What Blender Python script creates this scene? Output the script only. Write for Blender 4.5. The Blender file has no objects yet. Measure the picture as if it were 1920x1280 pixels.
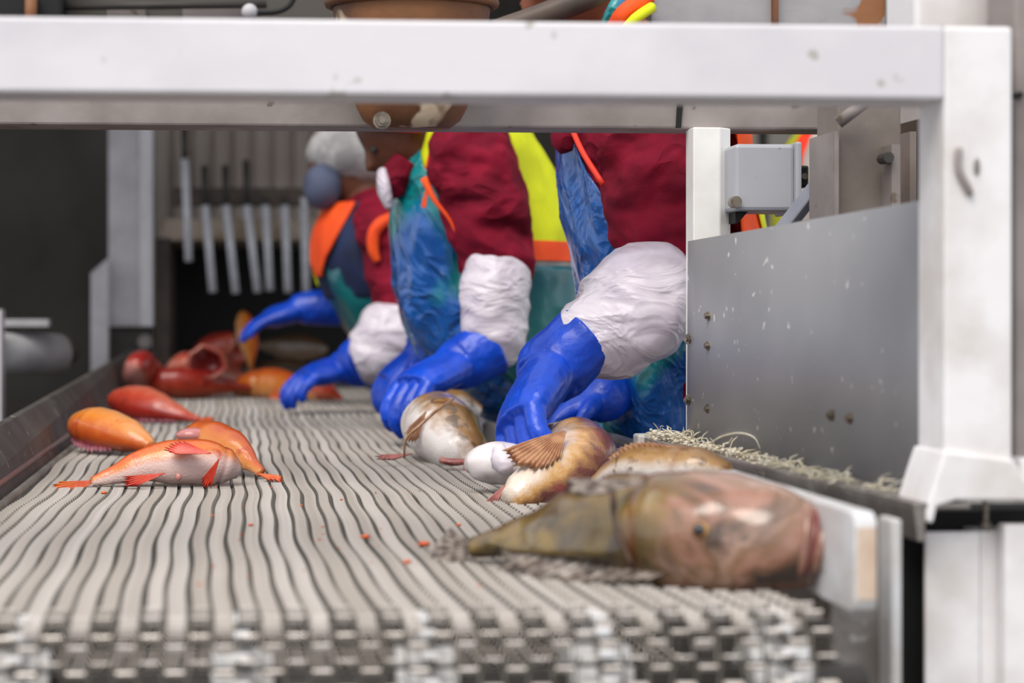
import bpy, bmesh, math, random
from mathutils import Vector as V, Matrix, noise
random.seed(7)
S = bpy.context.scene
COL = S.collection
PI = math.pi
sin, cos = math.sin, math.cos

# ------------------------------------------------------------------ camera, sky, sun, exposure
F, CX, CY, CAMZ, BZ = 3540.0, 662.0, 600.0, 1.17, 0.90      # focal in px, principal point, eye height, belt height
YAW = math.atan((CX - 430.0) / F)
cd = bpy.data.cameras.new('camera'); cam = bpy.data.objects.new('camera', cd); COL.objects.link(cam)
S.camera = cam
cam.location = (0, 0, CAMZ); cam.rotation_euler = (PI / 2, 0, -YAW)
cd.sensor_width = 36; cd.lens = F / 1920 * 36
cd.shift_x = (960 - CX) / 1920; cd.shift_y = -(640 - CY) / 1920
cd.clip_start = .05
cd.dof.use_dof = True; cd.dof.focus_distance = 3.04; cd.dof.aperture_fstop = 3.3
w = bpy.data.worlds.new('world'); S.world = w; w.use_nodes = True
nt = w.node_tree; bg = nt.nodes['Background']
bg.inputs[0].default_value = (.93, .95, 1, 1); bg.inputs[1].default_value = 1.0
sd = bpy.data.lights.new('sun', 'SUN'); sd.energy = 2.5; sd.angle = math.radians(38); sd.color = (1, .93, .84)
sun = bpy.data.objects.new('sun', sd); COL.objects.link(sun)
sun.rotation_euler = V((.34, .55, -.90)).to_track_quat('-Z', 'Y').to_euler()
S.view_settings.view_transform = 'Standard'; S.view_settings.look = 'None'
S.view_settings.gamma = 1; S.view_settings.exposure = 0.0; S.view_settings.use_curve_mapping = False

# ------------------------------------------------------------------ helpers
def P(x, y, Y):
    rx, rz = (x - CX) / F, (CY - y) / F
    X, Yw = rx * cos(YAW) + sin(YAW), -rx * sin(YAW) + cos(YAW)
    k = Y / Yw
    return V((X * k, Y, CAMZ + rz * k))
def lin(c):
    if isinstance(c, str): c = [int(c[i:i + 2], 16) / 255 for i in (0, 2, 4)]
    return tuple((x / 12.92 if x <= .04045 else ((x + .055) / 1.055) ** 2.4) for x in c) + (1,)
def tag(o, label=None, cat=None, group=None, kind=None):
    if label: o['label'] = label
    if cat: o['category'] = cat
    if group: o['group'] = group
    if kind: o['kind'] = kind
    return o
def empty(name, loc, label=None, cat=None, group=None, kind=None):
    o = bpy.data.objects.new(name, None); COL.objects.link(o); o.location = loc
    bpy.context.view_layer.update
    return tag(o, label, cat, group, kind)
class MB:
    def __init__(s): s.v, s.f, s.a = [], [], []
    def add(s, vs, fs, at=None):
        n = len(s.v); s.v += [V(p) for p in vs]; s.f += [tuple(i + n for i in f) for f in fs]
        s.a += at if at else [(0, 0, 0, 1)] * len(vs)
    def box(s, a, b):
        x0, y0, z0 = a; x1, y1, z1 = b
        s.add([(x0,y0,z0),(x1,y0,z0),(x1,y1,z0),(x0,y1,z0),(x0,y0,z1),(x1,y0,z1),(x1,y1,z1),(x0,y1,z1)],
              [(0,3,2,1),(4,5,6,7),(0,1,5,4),(1,2,6,5),(2,3,7,6),(3,0,4,7)])
    def ext(s, pts, vec):                                     # polygon pushed along a vector
        n = len(pts); vec = V(vec); pts = [V(p) for p in pts]
        s.add(pts + [p + vec for p in pts], [tuple(range(n)), tuple(range(2 * n - 1, n - 1, -1))] +
              [(i, i + n, (i + 1) % n + n, (i + 1) % n) for i in range(n)])
    def rings(s, rs, cap=True, at=None):
        n = len(rs[0]); fs = []
        for i in range(len(rs) - 1):
            for j in range(n):
                k = (j + 1) % n; fs.append((i*n+j, i*n+k, (i+1)*n+k, (i+1)*n+j))
        if cap: fs += [tuple(range(n - 1, -1, -1)), tuple(range((len(rs)-1)*n, len(rs)*n))]
        s.add([p for r in rs for p in r], fs, at)
    def grid(s, rows, at=None):
        n = len(rows[0])
        s.add([p for r in rows for p in r], [(i*n+j, i*n+j+1, (i+1)*n+j+1, (i+1)*n+j) for i in range(len(rows)-1) for j in range(n-1)], at)
    def tube(s, pts, rad, n=12, k=1, up=(0, 0, 1), disp=None, cap=True):
        pts = [V(p) for p in pts]
        if not isinstance(rad, (list, tuple)): rad = [rad] * len(pts)
        rad = [r if isinstance(r, (tuple, list)) else (r, r) for r in rad]
        if k > 1: pts, rad = cat(pts, k), [tuple(q) for q in cat([V((r[0], r[1], 0)) for r in rad], k)]
        u = V(up); rs = []
        for i, p in enumerate(pts):
            t = (pts[min(i+1, len(pts)-1)] - pts[max(i-1, 0)]).normalized()
            sd_ = t.cross(u)
            if sd_.length < .15: sd_ = t.cross(V((.3, .9, .1)))
            sd_.normalize(); u2 = sd_.cross(t).normalized(); u = u2 if k > 1 or len(pts) > 3 else u
            r = []
            for j in range(n):
                a = 2 * PI * j / n; d = sd_ * cos(a) * rad[i][0] + u2 * sin(a) * rad[i][1]
                q = p + d
                if disp: q = q + d.normalized() * disp(i / (len(pts) - 1), a, q)
                r.append(q)
            rs.append(r)
        s.rings(rs, cap)
    def ball(s, c, r, n=14, m=9, sc=(1, 1, 1)):
        c = V(c); rs = []
        for i in range(m + 1):
            t = PI * (.02 + .96 * i / m)
            rs.append([c + V((r*sc[0]*sin(t)*cos(2*PI*j/n), r*sc[1]*sin(t)*sin(2*PI*j/n), -r*sc[2]*cos(t))) for j in range(n)])
        s.rings(rs)
    def build(s, name, m, parent=None, smooth=False, bevel=0, mods=(), **kw):
        me = bpy.data.meshes.new(name); org = V((0, 0, 0))
        if parent is None and s.v:
            org = V((sum(p.x for p in s.v)/len(s.v), sum(p.y for p in s.v)/len(s.v), min(p.z for p in s.v)))
        off = org if parent is None else wloc(parent)
        me.from_pydata([tuple(p - off) for p in s.v], [], s.f); me.validate()
        if any(x[:3] != (0, 0, 0) for x in s.a):
            ca = me.color_attributes.new('fc', 'FLOAT_COLOR', 'POINT')
            for i, x in enumerate(s.a): ca.data[i].color = x
        bm = bmesh.new(); bm.from_mesh(me)
        if not kw.pop('keepn', False): bmesh.ops.recalc_face_normals(bm, faces=bm.faces)
        bm.to_mesh(me); bm.free()
        if smooth: me.polygons.foreach_set('use_smooth', [True] * len(me.polygons))
        if m: me.materials.append(m)
        o = bpy.data.objects.new(name, me); COL.objects.link(o)
        if parent is None: o.location = org
        else: o.parent = parent
        if bevel:
            b = o.modifiers.new('b', 'BEVEL'); b.width = bevel; b.segments = 2; b.limit_method = 'ANGLE'
        for q in mods:
            if q[0] == 'remesh':
                r = o.modifiers.new('r', 'REMESH'); r.mode = 'VOXEL'; r.voxel_size = q[1]; r.use_smooth_shade = True
            if q[0] == 'smooth':
                r = o.modifiers.new('s', 'SMOOTH'); r.iterations = q[1]; r.factor = .5
            if q[0] == 'solid':
                r = o.modifiers.new('t', 'SOLIDIFY'); r.thickness = q[1]; r.offset = 0
            if q[0] == 'sub':
                r = o.modifiers.new('u', 'SUBSURF'); r.levels = r.render_levels = q[1]
            if q[0] == 'disp':
                t = bpy.data.textures.new(name, 'CLOUDS'); t.noise_scale = q[2]; t.noise_depth = 2
                r = o.modifiers.new('d', 'DISPLACE'); r.texture = t; r.strength = q[1]; r.mid_level = .5
        return tag(o, kw.get('label'), kw.get('cat'), kw.get('group'), kw.get('kind'))
def wloc(o):
    l = V(o.location)
    return l + wloc(o.parent) if o.parent else l
def cat(pts, k):                                             # Catmull-Rom resample
    out = []
    for i in range(len(pts) - 1):
        a, b, c, d = pts[max(i-1, 0)], pts[i], pts[i+1], pts[min(i+2, len(pts)-1)]
        for j in range(k):
            t = j / k
            out.append(.5 * ((2*b) + (c-a)*t + (2*a-5*b+4*c-d)*t*t + (3*b-a-3*c+d)*t**3))
    return out + [pts[-1]]
def lerp(a, b, t): return a + (b - a) * t
def sstep(a, b, x):
    t = max(0, min(1, (x - a) / (b - a))); return t*t*(3-2*t)
def nz(p, s, seed=0): return noise.noise(V(p) * s + V((seed*7.1, seed*3.3, seed)))
def ridge(p, s, seed=0): return 1 - abs(nz(p, s, seed)) * 2.6

# ------------------------------------------------------------------ materials
def mat(name, c1, c2=None, scale=8, lo=.4, hi=.6, rough=.5, metal=0, bump=0, bscale=40, coat=0, stretch=(1, 1, 1),
        c3=None, s3=30, t3=.62, sss=0, trans=0, rough2=None, spec=.5, det=4, dist=0, croug=.05, rbump=0, rscale=10, rdist=1.0, rstretch=(1, 1, 1), bd=.01):
    m = bpy.data.materials.new(name); m.use_nodes = True; n = m.node_tree.nodes; L = m.node_tree.links.new
    b = n['Principled BSDF']; b.inputs['Base Color'].default_value = lin(c1)
    b.inputs['Roughness'].default_value = rough; b.inputs['Metallic'].default_value = metal
    b.inputs['Coat Weight'].default_value = coat; b.inputs['Coat Roughness'].default_value = croug
    b.inputs['Specular IOR Level'].default_value = spec
    tc = n.new('ShaderNodeTexCoord'); mp = n.new('ShaderNodeMapping'); mp.inputs['Scale'].default_value = stretch
    L(tc.outputs['Object'], mp.inputs[0])
    if c2:
        t = n.new('ShaderNodeTexNoise'); t.inputs['Scale'].default_value = scale; t.inputs['Detail'].default_value = det; t.inputs['Distortion'].default_value = dist
        L(mp.outputs[0], t.inputs[0])
        r = n.new('ShaderNodeMapRange'); r.inputs[1].default_value = lo; r.inputs[2].default_value = hi; L(t.outputs[0], r.inputs[0])
        mx = n.new('ShaderNodeMix'); mx.data_type = 'RGBA'; mx.inputs[6].default_value = lin(c1); mx.inputs[7].default_value = lin(c2)
        L(r.outputs[0], mx.inputs[0]); out = mx.outputs[2]
        if rough2 is not None:
            q = n.new('ShaderNodeMapRange'); q.inputs[3].default_value = rough; q.inputs[4].default_value = rough2
            L(r.outputs[0], q.inputs[0]); L(q.outputs[0], b.inputs['Roughness'])
        if c3:
            t = n.new('ShaderNodeTexNoise'); t.inputs['Scale'].default_value = s3; t.inputs['Detail'].default_value = 3; L(mp.outputs[0], t.inputs[0])
            r = n.new('ShaderNodeMapRange'); r.inputs[1].default_value = t3; r.inputs[2].default_value = t3 + .04; L(t.outputs[0], r.inputs[0])
            m2 = n.new('ShaderNodeMix'); m2.data_type = 'RGBA'; L(out, m2.inputs[6]); m2.inputs[7].default_value = lin(c3)
            L(r.outputs[0], m2.inputs[0]); out = m2.outputs[2]
        L(out, b.inputs['Base Color'])
    if bump:
        t = n.new('ShaderNodeTexNoise'); t.inputs['Scale'].default_value = bscale; t.inputs['Detail'].default_value = 3; L(mp.outputs[0], t.inputs[0])
        u = n.new('ShaderNodeBump'); u.inputs['Strength'].default_value = bump; u.inputs['Distance'].default_value = .01
        L(t.outputs[0], u.inputs['Height']); L(u.outputs[0], b.inputs['Normal'])
    if rbump:
        mq = n.new('ShaderNodeMapping'); mq.inputs['Scale'].default_value = rstretch; L(tc.outputs['Object'], mq.inputs[0])
        t = n.new('ShaderNodeTexNoise'); t.inputs['Scale'].default_value = rscale; t.inputs['Detail'].default_value = 2.5; t.inputs['Distortion'].default_value = rdist; L(mq.outputs[0], t.inputs[0])
        q1 = n.new('ShaderNodeMath'); q1.operation = 'SUBTRACT'; L(t.outputs[0], q1.inputs[0]); q1.inputs[1].default_value = .5
        q2 = n.new('ShaderNodeMath'); q2.operation = 'ABSOLUTE'; L(q1.outputs[0], q2.inputs[0])
        q3 = n.new('ShaderNodeMath'); q3.operation = 'MULTIPLY'; L(q2.outputs[0], q3.inputs[0]); q3.inputs[1].default_value = -3
        v = n.new('ShaderNodeBump'); v.inputs['Strength'].default_value = rbump; v.inputs['Distance'].default_value = bd
        L(q3.outputs[0], v.inputs['Height'])
        if bump: L(u.outputs[0], v.inputs['Normal'])
        L(v.outputs[0], b.inputs['Normal'])
    if sss:
        b.inputs['Subsurface Weight'].default_value = sss; b.inputs['Subsurface Radius'].default_value = (.02, .01, .007); b.inputs['Subsurface Scale'].default_value = .5
    if trans: b.inputs['Transmission Weight'].default_value = trans
    return m
def fishmat(name, back, mid, belly, spot=None, mouth='7a1414', vb=(.25, .6), ns=.28, nscale=30, coat=.6, rough=.3, spott=.58, spots=28, bump=.25, head=None, h0=.5, h1=.62):
    m = bpy.data.materials.new(name); m.use_nodes = True; n = m.node_tree.nodes; L = m.node_tree.links.new
    b = n['Principled BSDF']; b.inputs['Roughness'].default_value = rough
    b.inputs['Coat Weight'].default_value = coat; b.inputs['Coat Roughness'].default_value = .12
    at = n.new('ShaderNodeAttribute'); at.attribute_name = 'fc'
    sp = n.new('ShaderNodeSeparateColor'); L(at.outputs['Color'], sp.inputs[0])
    tc = n.new('ShaderNodeTexCoord')
    t = n.new('ShaderNodeTexNoise'); t.inputs['Scale'].default_value = nscale; t.inputs['Detail'].default_value = 5; L(tc.outputs['Object'], t.inputs[0])
    a1 = n.new('ShaderNodeMath'); a1.operation = 'SUBTRACT'; L(t.outputs[0], a1.inputs[0]); a1.inputs[1].default_value = .5
    a2 = n.new('ShaderNodeMath'); a2.operation = 'MULTIPLY_ADD'; L(a1.outputs[0], a2.inputs[0]); a2.inputs[1].default_value = ns * 2; L(sp.outputs[1], a2.inputs[2])
    cr = n.new('ShaderNodeValToRGB'); e = cr.color_ramp.elements
    e[0].position = vb[0] * .5; e[0].color = lin(back); e[1].position = vb[1] + .12; e[1].color = lin(belly)
    k = e.new((vb[0] + vb[1]) / 2); k.color = lin(mid)
    L(a2.outputs[0], cr.inputs[0]); out = cr.outputs[0]
    if head:
        def nzt(sc, dt=3, ds=.8):
            q = n.new('ShaderNodeTexNoise'); q.inputs['Scale'].default_value = sc; q.inputs['Detail'].default_value = dt; q.inputs['Distortion'].default_value = ds; L(tc.outputs['Object'], q.inputs[0]); return q.outputs[0]
        hr_ = n.new('ShaderNodeValToRGB'); he = hr_.color_ramp.elements; he[0].position = .32; he[0].color = lin(head[0]); he[1].position = .70; he[1].color = lin(head[-1])
        for i_, c_ in enumerate(head[1:-1]): q = he.new(.32 + .38*(i_+1)/(len(head)-1)); q.color = lin(c_)
        L(nzt(11), hr_.inputs[0])
        a3 = n.new('ShaderNodeMath'); a3.operation = 'MULTIPLY_ADD'; L(nzt(16), a3.inputs[0]); a3.inputs[1].default_value = .35; L(sp.outputs[0], a3.inputs[2])
        mr = n.new('ShaderNodeMapRange'); mr.interpolation_type = 'SMOOTHSTEP'; mr.inputs[1].default_value = h0 + .175; mr.inputs[2].default_value = h1 + .175; L(a3.outputs[0], mr.inputs[0])
        mx = n.new('ShaderNodeMix'); mx.data_type = 'RGBA'; L(mr.outputs[0], mx.inputs[0]); L(out, mx.inputs[6]); L(hr_.outputs[0], mx.inputs[7]); out = mx.outputs[2]
    if spot:
        t2 = n.new('ShaderNodeTexNoise'); t2.inputs['Scale'].default_value = spots; t2.inputs['Detail'].default_value = 4; t2.inputs['Distortion'].default_value = .6
        L(tc.outputs['Object'], t2.inputs[0])
        r = n.new('ShaderNodeMapRange'); r.inputs[1].default_value = spott; r.inputs[2].default_value = spott + .1; r.inputs[4].default_value = .85; L(t2.outputs[0], r.inputs[0])
        mx = n.new('ShaderNodeMix'); mx.data_type = 'RGBA'; L(out, mx.inputs[6]); mx.inputs[7].default_value = lin(spot); out = mx.outputs[2]
        fd = n.new('ShaderNodeMapRange'); fd.inputs[1].default_value = .55; fd.inputs[2].default_value = .85; fd.inputs[3].default_value = 1; fd.inputs[4].default_value = 0; L(sp.outputs[1], fd.inputs[0])
        ml = n.new('ShaderNodeMath'); ml.operation = 'MULTIPLY'; L(r.outputs[0], ml.inputs[0]); L(fd.outputs[0], ml.inputs[1]); L(ml.outputs[0], mx.inputs[0])
    mx = n.new('ShaderNodeMix'); mx.data_type = 'RGBA'; L(out, mx.inputs[6]); mx.inputs[7].default_value = lin(mouth); L(sp.outputs[2], mx.inputs[0])
    L(mx.outputs[2], b.inputs['Base Color'])
    v = n.new('ShaderNodeTexVoronoi'); v.inputs['Scale'].default_value = 260; L(tc.outputs['Object'], v.inputs[0])
    u = n.new('ShaderNodeBump'); u.inputs['Strength'].default_value = bump; u.inputs['Distance'].default_value = .002
    L(v.outputs[0], u.inputs['Height']); L(u.outputs[0], b.inputs['Normal'])
    b.inputs['Subsurface Weight'].default_value = .12; b.inputs['Subsurface Radius'].default_value = (.02, .008, .005); b.inputs['Subsurface Scale'].default_value = .4
    return m

M = dict(
    white=mat('white_painted_metal', 'e6e4e8', 'dad7dc', 5, rough=.45, c3='b9b4b0', s3=22, t3=.68, bump=.05),
    whiteworn=mat('worn_white_metal', 'f2f0f2', 'dcd7d4', 9, .42, .62, rough=.45, c3='8d8788', s3=14, t3=.70, bump=.1, bscale=20),
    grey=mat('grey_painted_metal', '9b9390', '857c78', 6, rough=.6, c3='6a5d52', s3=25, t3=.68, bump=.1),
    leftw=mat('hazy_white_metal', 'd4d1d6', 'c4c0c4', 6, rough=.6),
    silver=mat('brushed_aluminium', 'a9aaae', '98999e', 2.5, rough=.5, metal=.35, c3='dededc', s3=45, t3=.68),
    ledge=mat('dull_aluminium', 'a39e9a', '8b847e', 12, rough=.4, metal=.6, c3='b9b4ac', s3=40, t3=.62, bump=.15),
    link=mat('galvanised_link', 'fbf3ec', 'e6dcd2', 30, rough=.38, metal=.3, bump=.1, bscale=120),
    linkd=mat('grimy_shaded_leg', '7d776e', '59544d', 60, rough=.5, metal=.3),  # dark leg colour carries both grime and the shade inside the grooves
    rod=mat('dark_rod', '4a4846', '383634', 40, rough=.5, metal=.4),
    plastic=mat('white_plastic', 'dcdde0', 'c9c6c4', 12, rough=.5, c3='a58f80', s3=60, t3=.72, bump=.1),
    plasticedge=mat('yellowed_plastic', 'd9c4b0', 'cbb09a', 20, rough=.55),
    guard=mat('dark_worn_steel', '4f4a46', '625c57', 9, .4, .7, rough=.6, metal=.1, c3='8d8880', s3=30, t3=.66, bump=.1),
    blood=mat('red_smear', '8c3a2c', '5d2f28', 30, rough=.3, coat=.4),
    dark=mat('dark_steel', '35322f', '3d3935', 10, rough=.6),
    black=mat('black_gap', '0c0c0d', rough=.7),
    wallgrey=mat('grey_wall', '5a5651', '4a4642', 1.5, rough=.9),
    beige=mat('beige_cladding', 'e0d2c8', 'c4b6ac', 1.2, rough=.8),
    pale=mat('pale_cladding', 'efe8de', 'd6cec2', 1.2, rough=.8),
    tan=mat('tan_rail', 'c4b4a2', 'a08d76', 6, rough=.7),
    floor=mat('wet_concrete', '55524e', '3f3d3a', 2, rough=.5, rough2=.2, bump=.2),
    rust=mat('rusty_paint', '8a5a35', '5f3a24', 7, .35, .6, rough=.6, c3='c8b49a', s3=9, t3=.6, bump=.25, bscale=30),
    tank=mat('rust_stained_paint', 'a9a8aa', '95949a', 5, rough=.5, c3='96633c', s3=9, t3=.58, bump=.1),
    pipe=mat('brown_pipe', '5a4a40', '3d332c', 8, rough=.5),
    rodw=mat('pale_rod', 'dcdde4', 'cacbd2', 20, rough=.4),
    maroon=mat('maroon_cloth', '86102c', '6e0b24', 12, rough=.85, bump=.15, bscale=300, spec=.2, rbump=.9, rscale=4.2, rdist=.5, bd=.035, rstretch=(1, 1, 1.6)),
    skin=mat('skin', '8a4f35', '74402a', 12, rough=.5, sss=.1),
    skind=mat('skin_dark', '70432e', '5c3524', 12, rough=.5),
    glove=mat('blue_rubber', '044cd6', '0440bc', 14, rough=.4, coat=.2, bump=.2, bscale=60, croug=.2),
    apron=mat('blue_teal_plastic', '0f5cb0', '0c8c90', 3.6, .54, .62, rough=.2, coat=.7, dist=.8, det=2, stretch=(1.3, 1.3, .45), rbump=.8, rscale=9, rdist=1.4, bd=.02, rstretch=(1, 1, .8)),
    apronb=mat('teal_plastic', '0c7a78', '0a5f6c', 4, rough=.3, coat=.3, bump=.3, bscale=14),
    sleeve=mat('thin_white_plastic', 'e4dce6', 'd2c8d6', 10, rough=.36, sss=.1, coat=.25, croug=.25, bump=.1, bscale=50, rbump=.55, rscale=9, rdist=1.2, bd=.012, rstretch=(1, 1, 1.8)),
    sleevec=mat('cream_plastic', 'e9e0cf', 'dcd0bd', 10, rough=.45, sss=.15, bump=.3, bscale=26),
    yellow=mat('hi_vis_yellow', 'e6ee08', 'd4dc06', 10, rough=.7),
    orange=mat('hi_vis_orange', 'ff5a10', 'f54c0c', 10, rough=.7),
    red=mat('red_trim', 'f23a1e', rough=.6),
    reflect=mat('reflective_tape', 'c6bdb6', 'b0a8a2', 20, rough=.4),
    navy=mat('navy_cloth', '1c2c55', '16213f', 10, rough=.8),
    trouser=mat('dark_rainwear', '1b3a5c', '16304d', 5, rough=.5),
    boot=mat('rubber_boot', '1d1c1c', rough=.5),
    hairnet=mat('hair_net', 'b9b6b6', '8d8b8d', 20, rough=.6),
    mask=mat('face_mask', '454c64', '535b74', 14, rough=.8),
    darkred=mat('red_cap', 'a31218', '7e0c12', 10, rough=.7),
    boxg=mat('grey_box_paint', 'b4b6bd', 'a9abb3', 5, rough=.45, c3='84858a', s3=60, t3=.72),
    bolt=mat('bolt_steel', '8f8577', '6c6358', 60, rough=.35, metal=.7),
    knob=mat('black_knob', '131313', rough=.35),
    olive=mat('olive_vest', 'aeb22a', 'c0c22e', 6, rough=.8),
    slime=mat('pale_slime', 'ddd6c4', 'c8bda2', 50, rough=.25, sss=.2, coat=.5),
    motor=mat('grey_motor', 'b4b4b6', '9c9c9f', 6, rough=.5),
    eyew=mat('fish_eye', '1d3a4c', '0e1c28', 60, rough=.08, coat=1),
    eyer=mat('fish_eye_ring', 'b98d4e', '8a5a3c', 80, rough=.2, coat=.5),
    lip=mat('fish_lip', 'a07c68', '8a5f50', 40, rough=.3, coat=.6),
    lipr=mat('fish_lip_red', '8f3a38', '7a3b36', 40, rough=.3, coat=.6),
    finb=mat('brown_fin', 'a89a8e', '5a4c42', 90, .35, .6, rough=.2, coat=1, stretch=(1, 1, 1)),
    finp=mat('pale_orange_fin', 'cfa07a', 'b07c5a', 50, rough=.3, coat=.5),
    finred=mat('red_fin', 'e0492a', 'c9321e', 50, rough=.3, coat=.5),
    finor=mat('orange_fin', 'e8742a', 'd6501c', 50, rough=.3, coat=.5),
    finpk=mat('pink_fin', 'b9736a', '8e4a48', 50, rough=.3, coat=.5),
    finpu=mat('purple_fin', 'a25a68', '7f3a4a', 50, .4, .6, rough=.25, coat=.6),
    vent=mat('pink_vent', 'd68a86', rough=.2, coat=.5),
    fl_ling=fishmat('lingcod_skin', '4e4022', '8a7036', '6b5334', '3f332a', vb=(.3, .75), ns=.45, nscale=20, spott=.54, spots=13, coat=1, rough=.25, head=['4d3f38', '7d5a44', 'a87c6a', '8c6a50', 'b08e7c', '5e4a40'], h0=.54, h1=.68),
    #('lingcod_head_skin', '8a6044', 'a47a68', '6e5a48', '54423a', vb=(.25, .75), ns=.7, nscale=13, spott=.5, spots=18, coat=1, rough=.22),
    fl_tan=fishmat('tan_fish_skin', '8f6a3c', 'b48a52', 'ece2da', '6e4e2c', vb=(.2, .42), ns=.15, spott=.56, spots=40),
    fl_tanb=fishmat('warm_tan_fish_skin', '7d5c34', 'a87c44', 'f4ece8', '5f4426', vb=(.35, .75), ns=.4, spott=.54, spots=34),
    fl_cream=fishmat('cream_fish_skin', '7d4a44', 'd6a564', 'ecdccc', '9a4a4c', vb=(.14, .5), ns=.3, nscale=40, spott=.57, spots=20),
    fl_white=mat('white_belly_skin', 'f6f2f3', 'f0e4e4', 18, rough=.28, coat=.5, sss=.1),
    fl_dim=fishmat('dim_brown_skin', '4a3626', '5f4a36', '8a7460', vb=(.3, .8)),
    fr_a=fishmat('red_rockfish_skin', 'd8601f', 'e88a3c', 'efd0c8', 'cf4528', vb=(.3, .55), ns=.12, spott=.6, spots=30),
    fr_b=fishmat('orange_rockfish_skin', 'cf5a20', 'e5892e', 'e8a26a', 'c23c20', vb=(.25, .8), ns=.3, spott=.58, spots=22),
    fr_c=fishmat('deep_red_rockfish_skin', 'a82a20', 'cf4a30', 'dd7a60', '86201c', vb=(.25, .8), ns=.3, spott=.58, spots=22),
)
for k_, v_ in (('apron', .15),): pass

# ------------------------------------------------------------------ the setting
def struct(mb, name, m, **kw): return mb.build(name, m, kind='structure', **kw)
b = MB(); b.box((-6, -3, -.05), (8, 12, 0)); struct(b, 'floor', M['floor'])
wall = empty('wall_back', (0, 10.6, 0), kind='structure')
def cladding(name, x0, x1, Y, z0, z1, m, step=.12, par=wall):
    b = MB(); x = x0; pts = []
    while x < x1:
        pts += [(x, Y), (x + step*.55, Y), (x + step*.65, Y + .03), (x + step*.92, Y + .03)]; x += step
    b.grid([[V((p[0], p[1], z0)) for p in pts], [V((p[0], p[1], z1)) for p in pts]])
    return b.build(name, m, par, mods=(('solid', .004),), keepn=True)
xa = lambda px, Y: P(px, 600, Y).x
cladding('cladding_sheet', -5.2, xa(-40, 10.4), 10.4, 0, 4.6, M['wallgrey'], .3)
cladding('cladding_sheet', xa(-40, 10.4), xa(290, 10.4), 10.38, 0, 4.6, M['dark'], .5)
cladding('cladding_sheet', xa(290, 10.4), xa(720, 10.4), 10.4, 0, 4.6, M['beige'], .11)
cladding('cladding_sheet', xa(720, 10.4), xa(1390, 10.4), 10.42, 0, 4.6, M['wallgrey'], .4)
cladding('cladding_sheet', xa(1390, 10.4), 6.5, 10.4, 0, 4.6, M['pale'], .16)

b = MB(); b.box((-5.2, 5.2, 3.25), (6.5, 10.6, 3.35)); struct(b, 'shading_ceiling', M['wallgrey'])  # unseen roof, added to darken the far bin and background
# ------------------------------------------------------------------ conveyor belt
belt = empty('conveyor_belt', (0, 1.75, BZ), 'wide flat-wire mesh conveyor belt of pale metal links', 'conveyor belt')
C0, NC, XL, PT = .0217, 40, -.325, .0254
HT = .0105
def link_mesh():
    pts = []
    for i in range(NC):
        x = XL + C0 * (i + .5); y = -.004 if i % 2 == 0 else PT + .004
        y2 = PT + .004 if i % 2 == 0 else -.004
        pts += [(x - .37*C0, y, 0, .0011), (x + .37*C0, y, 0, .0011)]
        if i < NC - 1: pts += [(x + .43*C0, lerp(y, y2, .16), -.0048, .0007), (x + .57*C0, lerp(y, y2, .84), -.0048, .0007)]
    b = MB(); n = len(pts)
    for i in range(n):
        a = V(pts[max(i-1, 0)][:2]); c = V(pts[min(i+1, n-1)][:2]); p = V(pts[i][:2]); z, t = pts[i][2:]
        d1 = (p - a).normalized() if i else (c - p).normalized(); d2 = (c - p).normalized() if i < n-1 else d1
        nn = V((-(d1 + d2).y, (d1 + d2).x)); nn = nn.normalized() * t
        b.v += [V((p.x - nn.x, p.y - nn.y, -HT)), V((p.x + nn.x, p.y + nn.y, -HT)), V((p.x + nn.x, p.y + nn.y, z)), V((p.x - nn.x, p.y - nn.y, z))]
    for i in range(n - 1):
        for j in range(4): b.f.append((4*i+j, 4*i+(j+1) % 4, 4*i+4+(j+1) % 4, 4*i+4+j))
    b.f += [(3, 2, 1, 0), (4*n-4, 4*n-3, 4*n-2, 4*n-1)]
    b.a = [(0, 0, 0, 1)] * len(b.v)
    me = bpy.data.meshes.new('link_row'); me.from_pydata([tuple(v) for v in b.v], [], b.f); me.validate()
    bm = bmesh.new(); bm.from_mesh(me); bmesh.ops.recalc_face_normals(bm, faces=bm.faces); bm.to_mesh(me); bm.free()
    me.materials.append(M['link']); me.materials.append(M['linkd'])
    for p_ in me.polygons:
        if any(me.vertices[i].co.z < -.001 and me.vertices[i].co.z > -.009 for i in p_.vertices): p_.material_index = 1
    return me
lm = link_mesh()
rb = MB(); rb.tube([(XL - .004, 0, 0), (XL + NC*C0 + .004, 0, 0)], .0019, 6)
rm = bpy.data.meshes.new('rod'); rm.from_pydata([tuple(v) for v in rb.v], [], rb.f); rm.materials.append(M['rod'])
R = .072; YF = 1.735                                       # drive sprocket radius, where the belt turns down
NTOP, NRET = 228, 48
def place(me, name, s, isrod=False):
    # s: distance along the belt measured from the turning point, positive = away along the top
    arc = R * PI
    if s >= 0: y, z, a = YF + s, BZ, 0
    elif s > -arc: a = -s / R; y, z = YF - R*sin(a), BZ - R + R*cos(a)
    else: a = PI; y, z = YF + (-s - arc), BZ - 2*R
    o = bpy.data.objects.new(name, me); COL.objects.link(o); o.parent = belt
    yy = max(y, YF) if s >= 0 else YF; wob = .0042*sin(yy*4.6) + .0016*sin(yy*15 + 1)
    sag = -.0015*(1 + sin(y*6.5)) * (1 if s >= 0 else 0)
    if isrod: 
        z -= HT*.5*cos(a); y -= HT*.5*sin(a) * -1
    o.location = V((wob, y, z + sag)) - V(belt.location)
    o.rotation_euler = (a, 0, random.uniform(-.0012, .0012))
    return o
n1 = int(R*PI/PT)
for i in range(-n1 - NRET, NTOP):
    place(lm, 'link_row', i*PT)
    place(rm, 'rod', i*PT, True)

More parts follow.
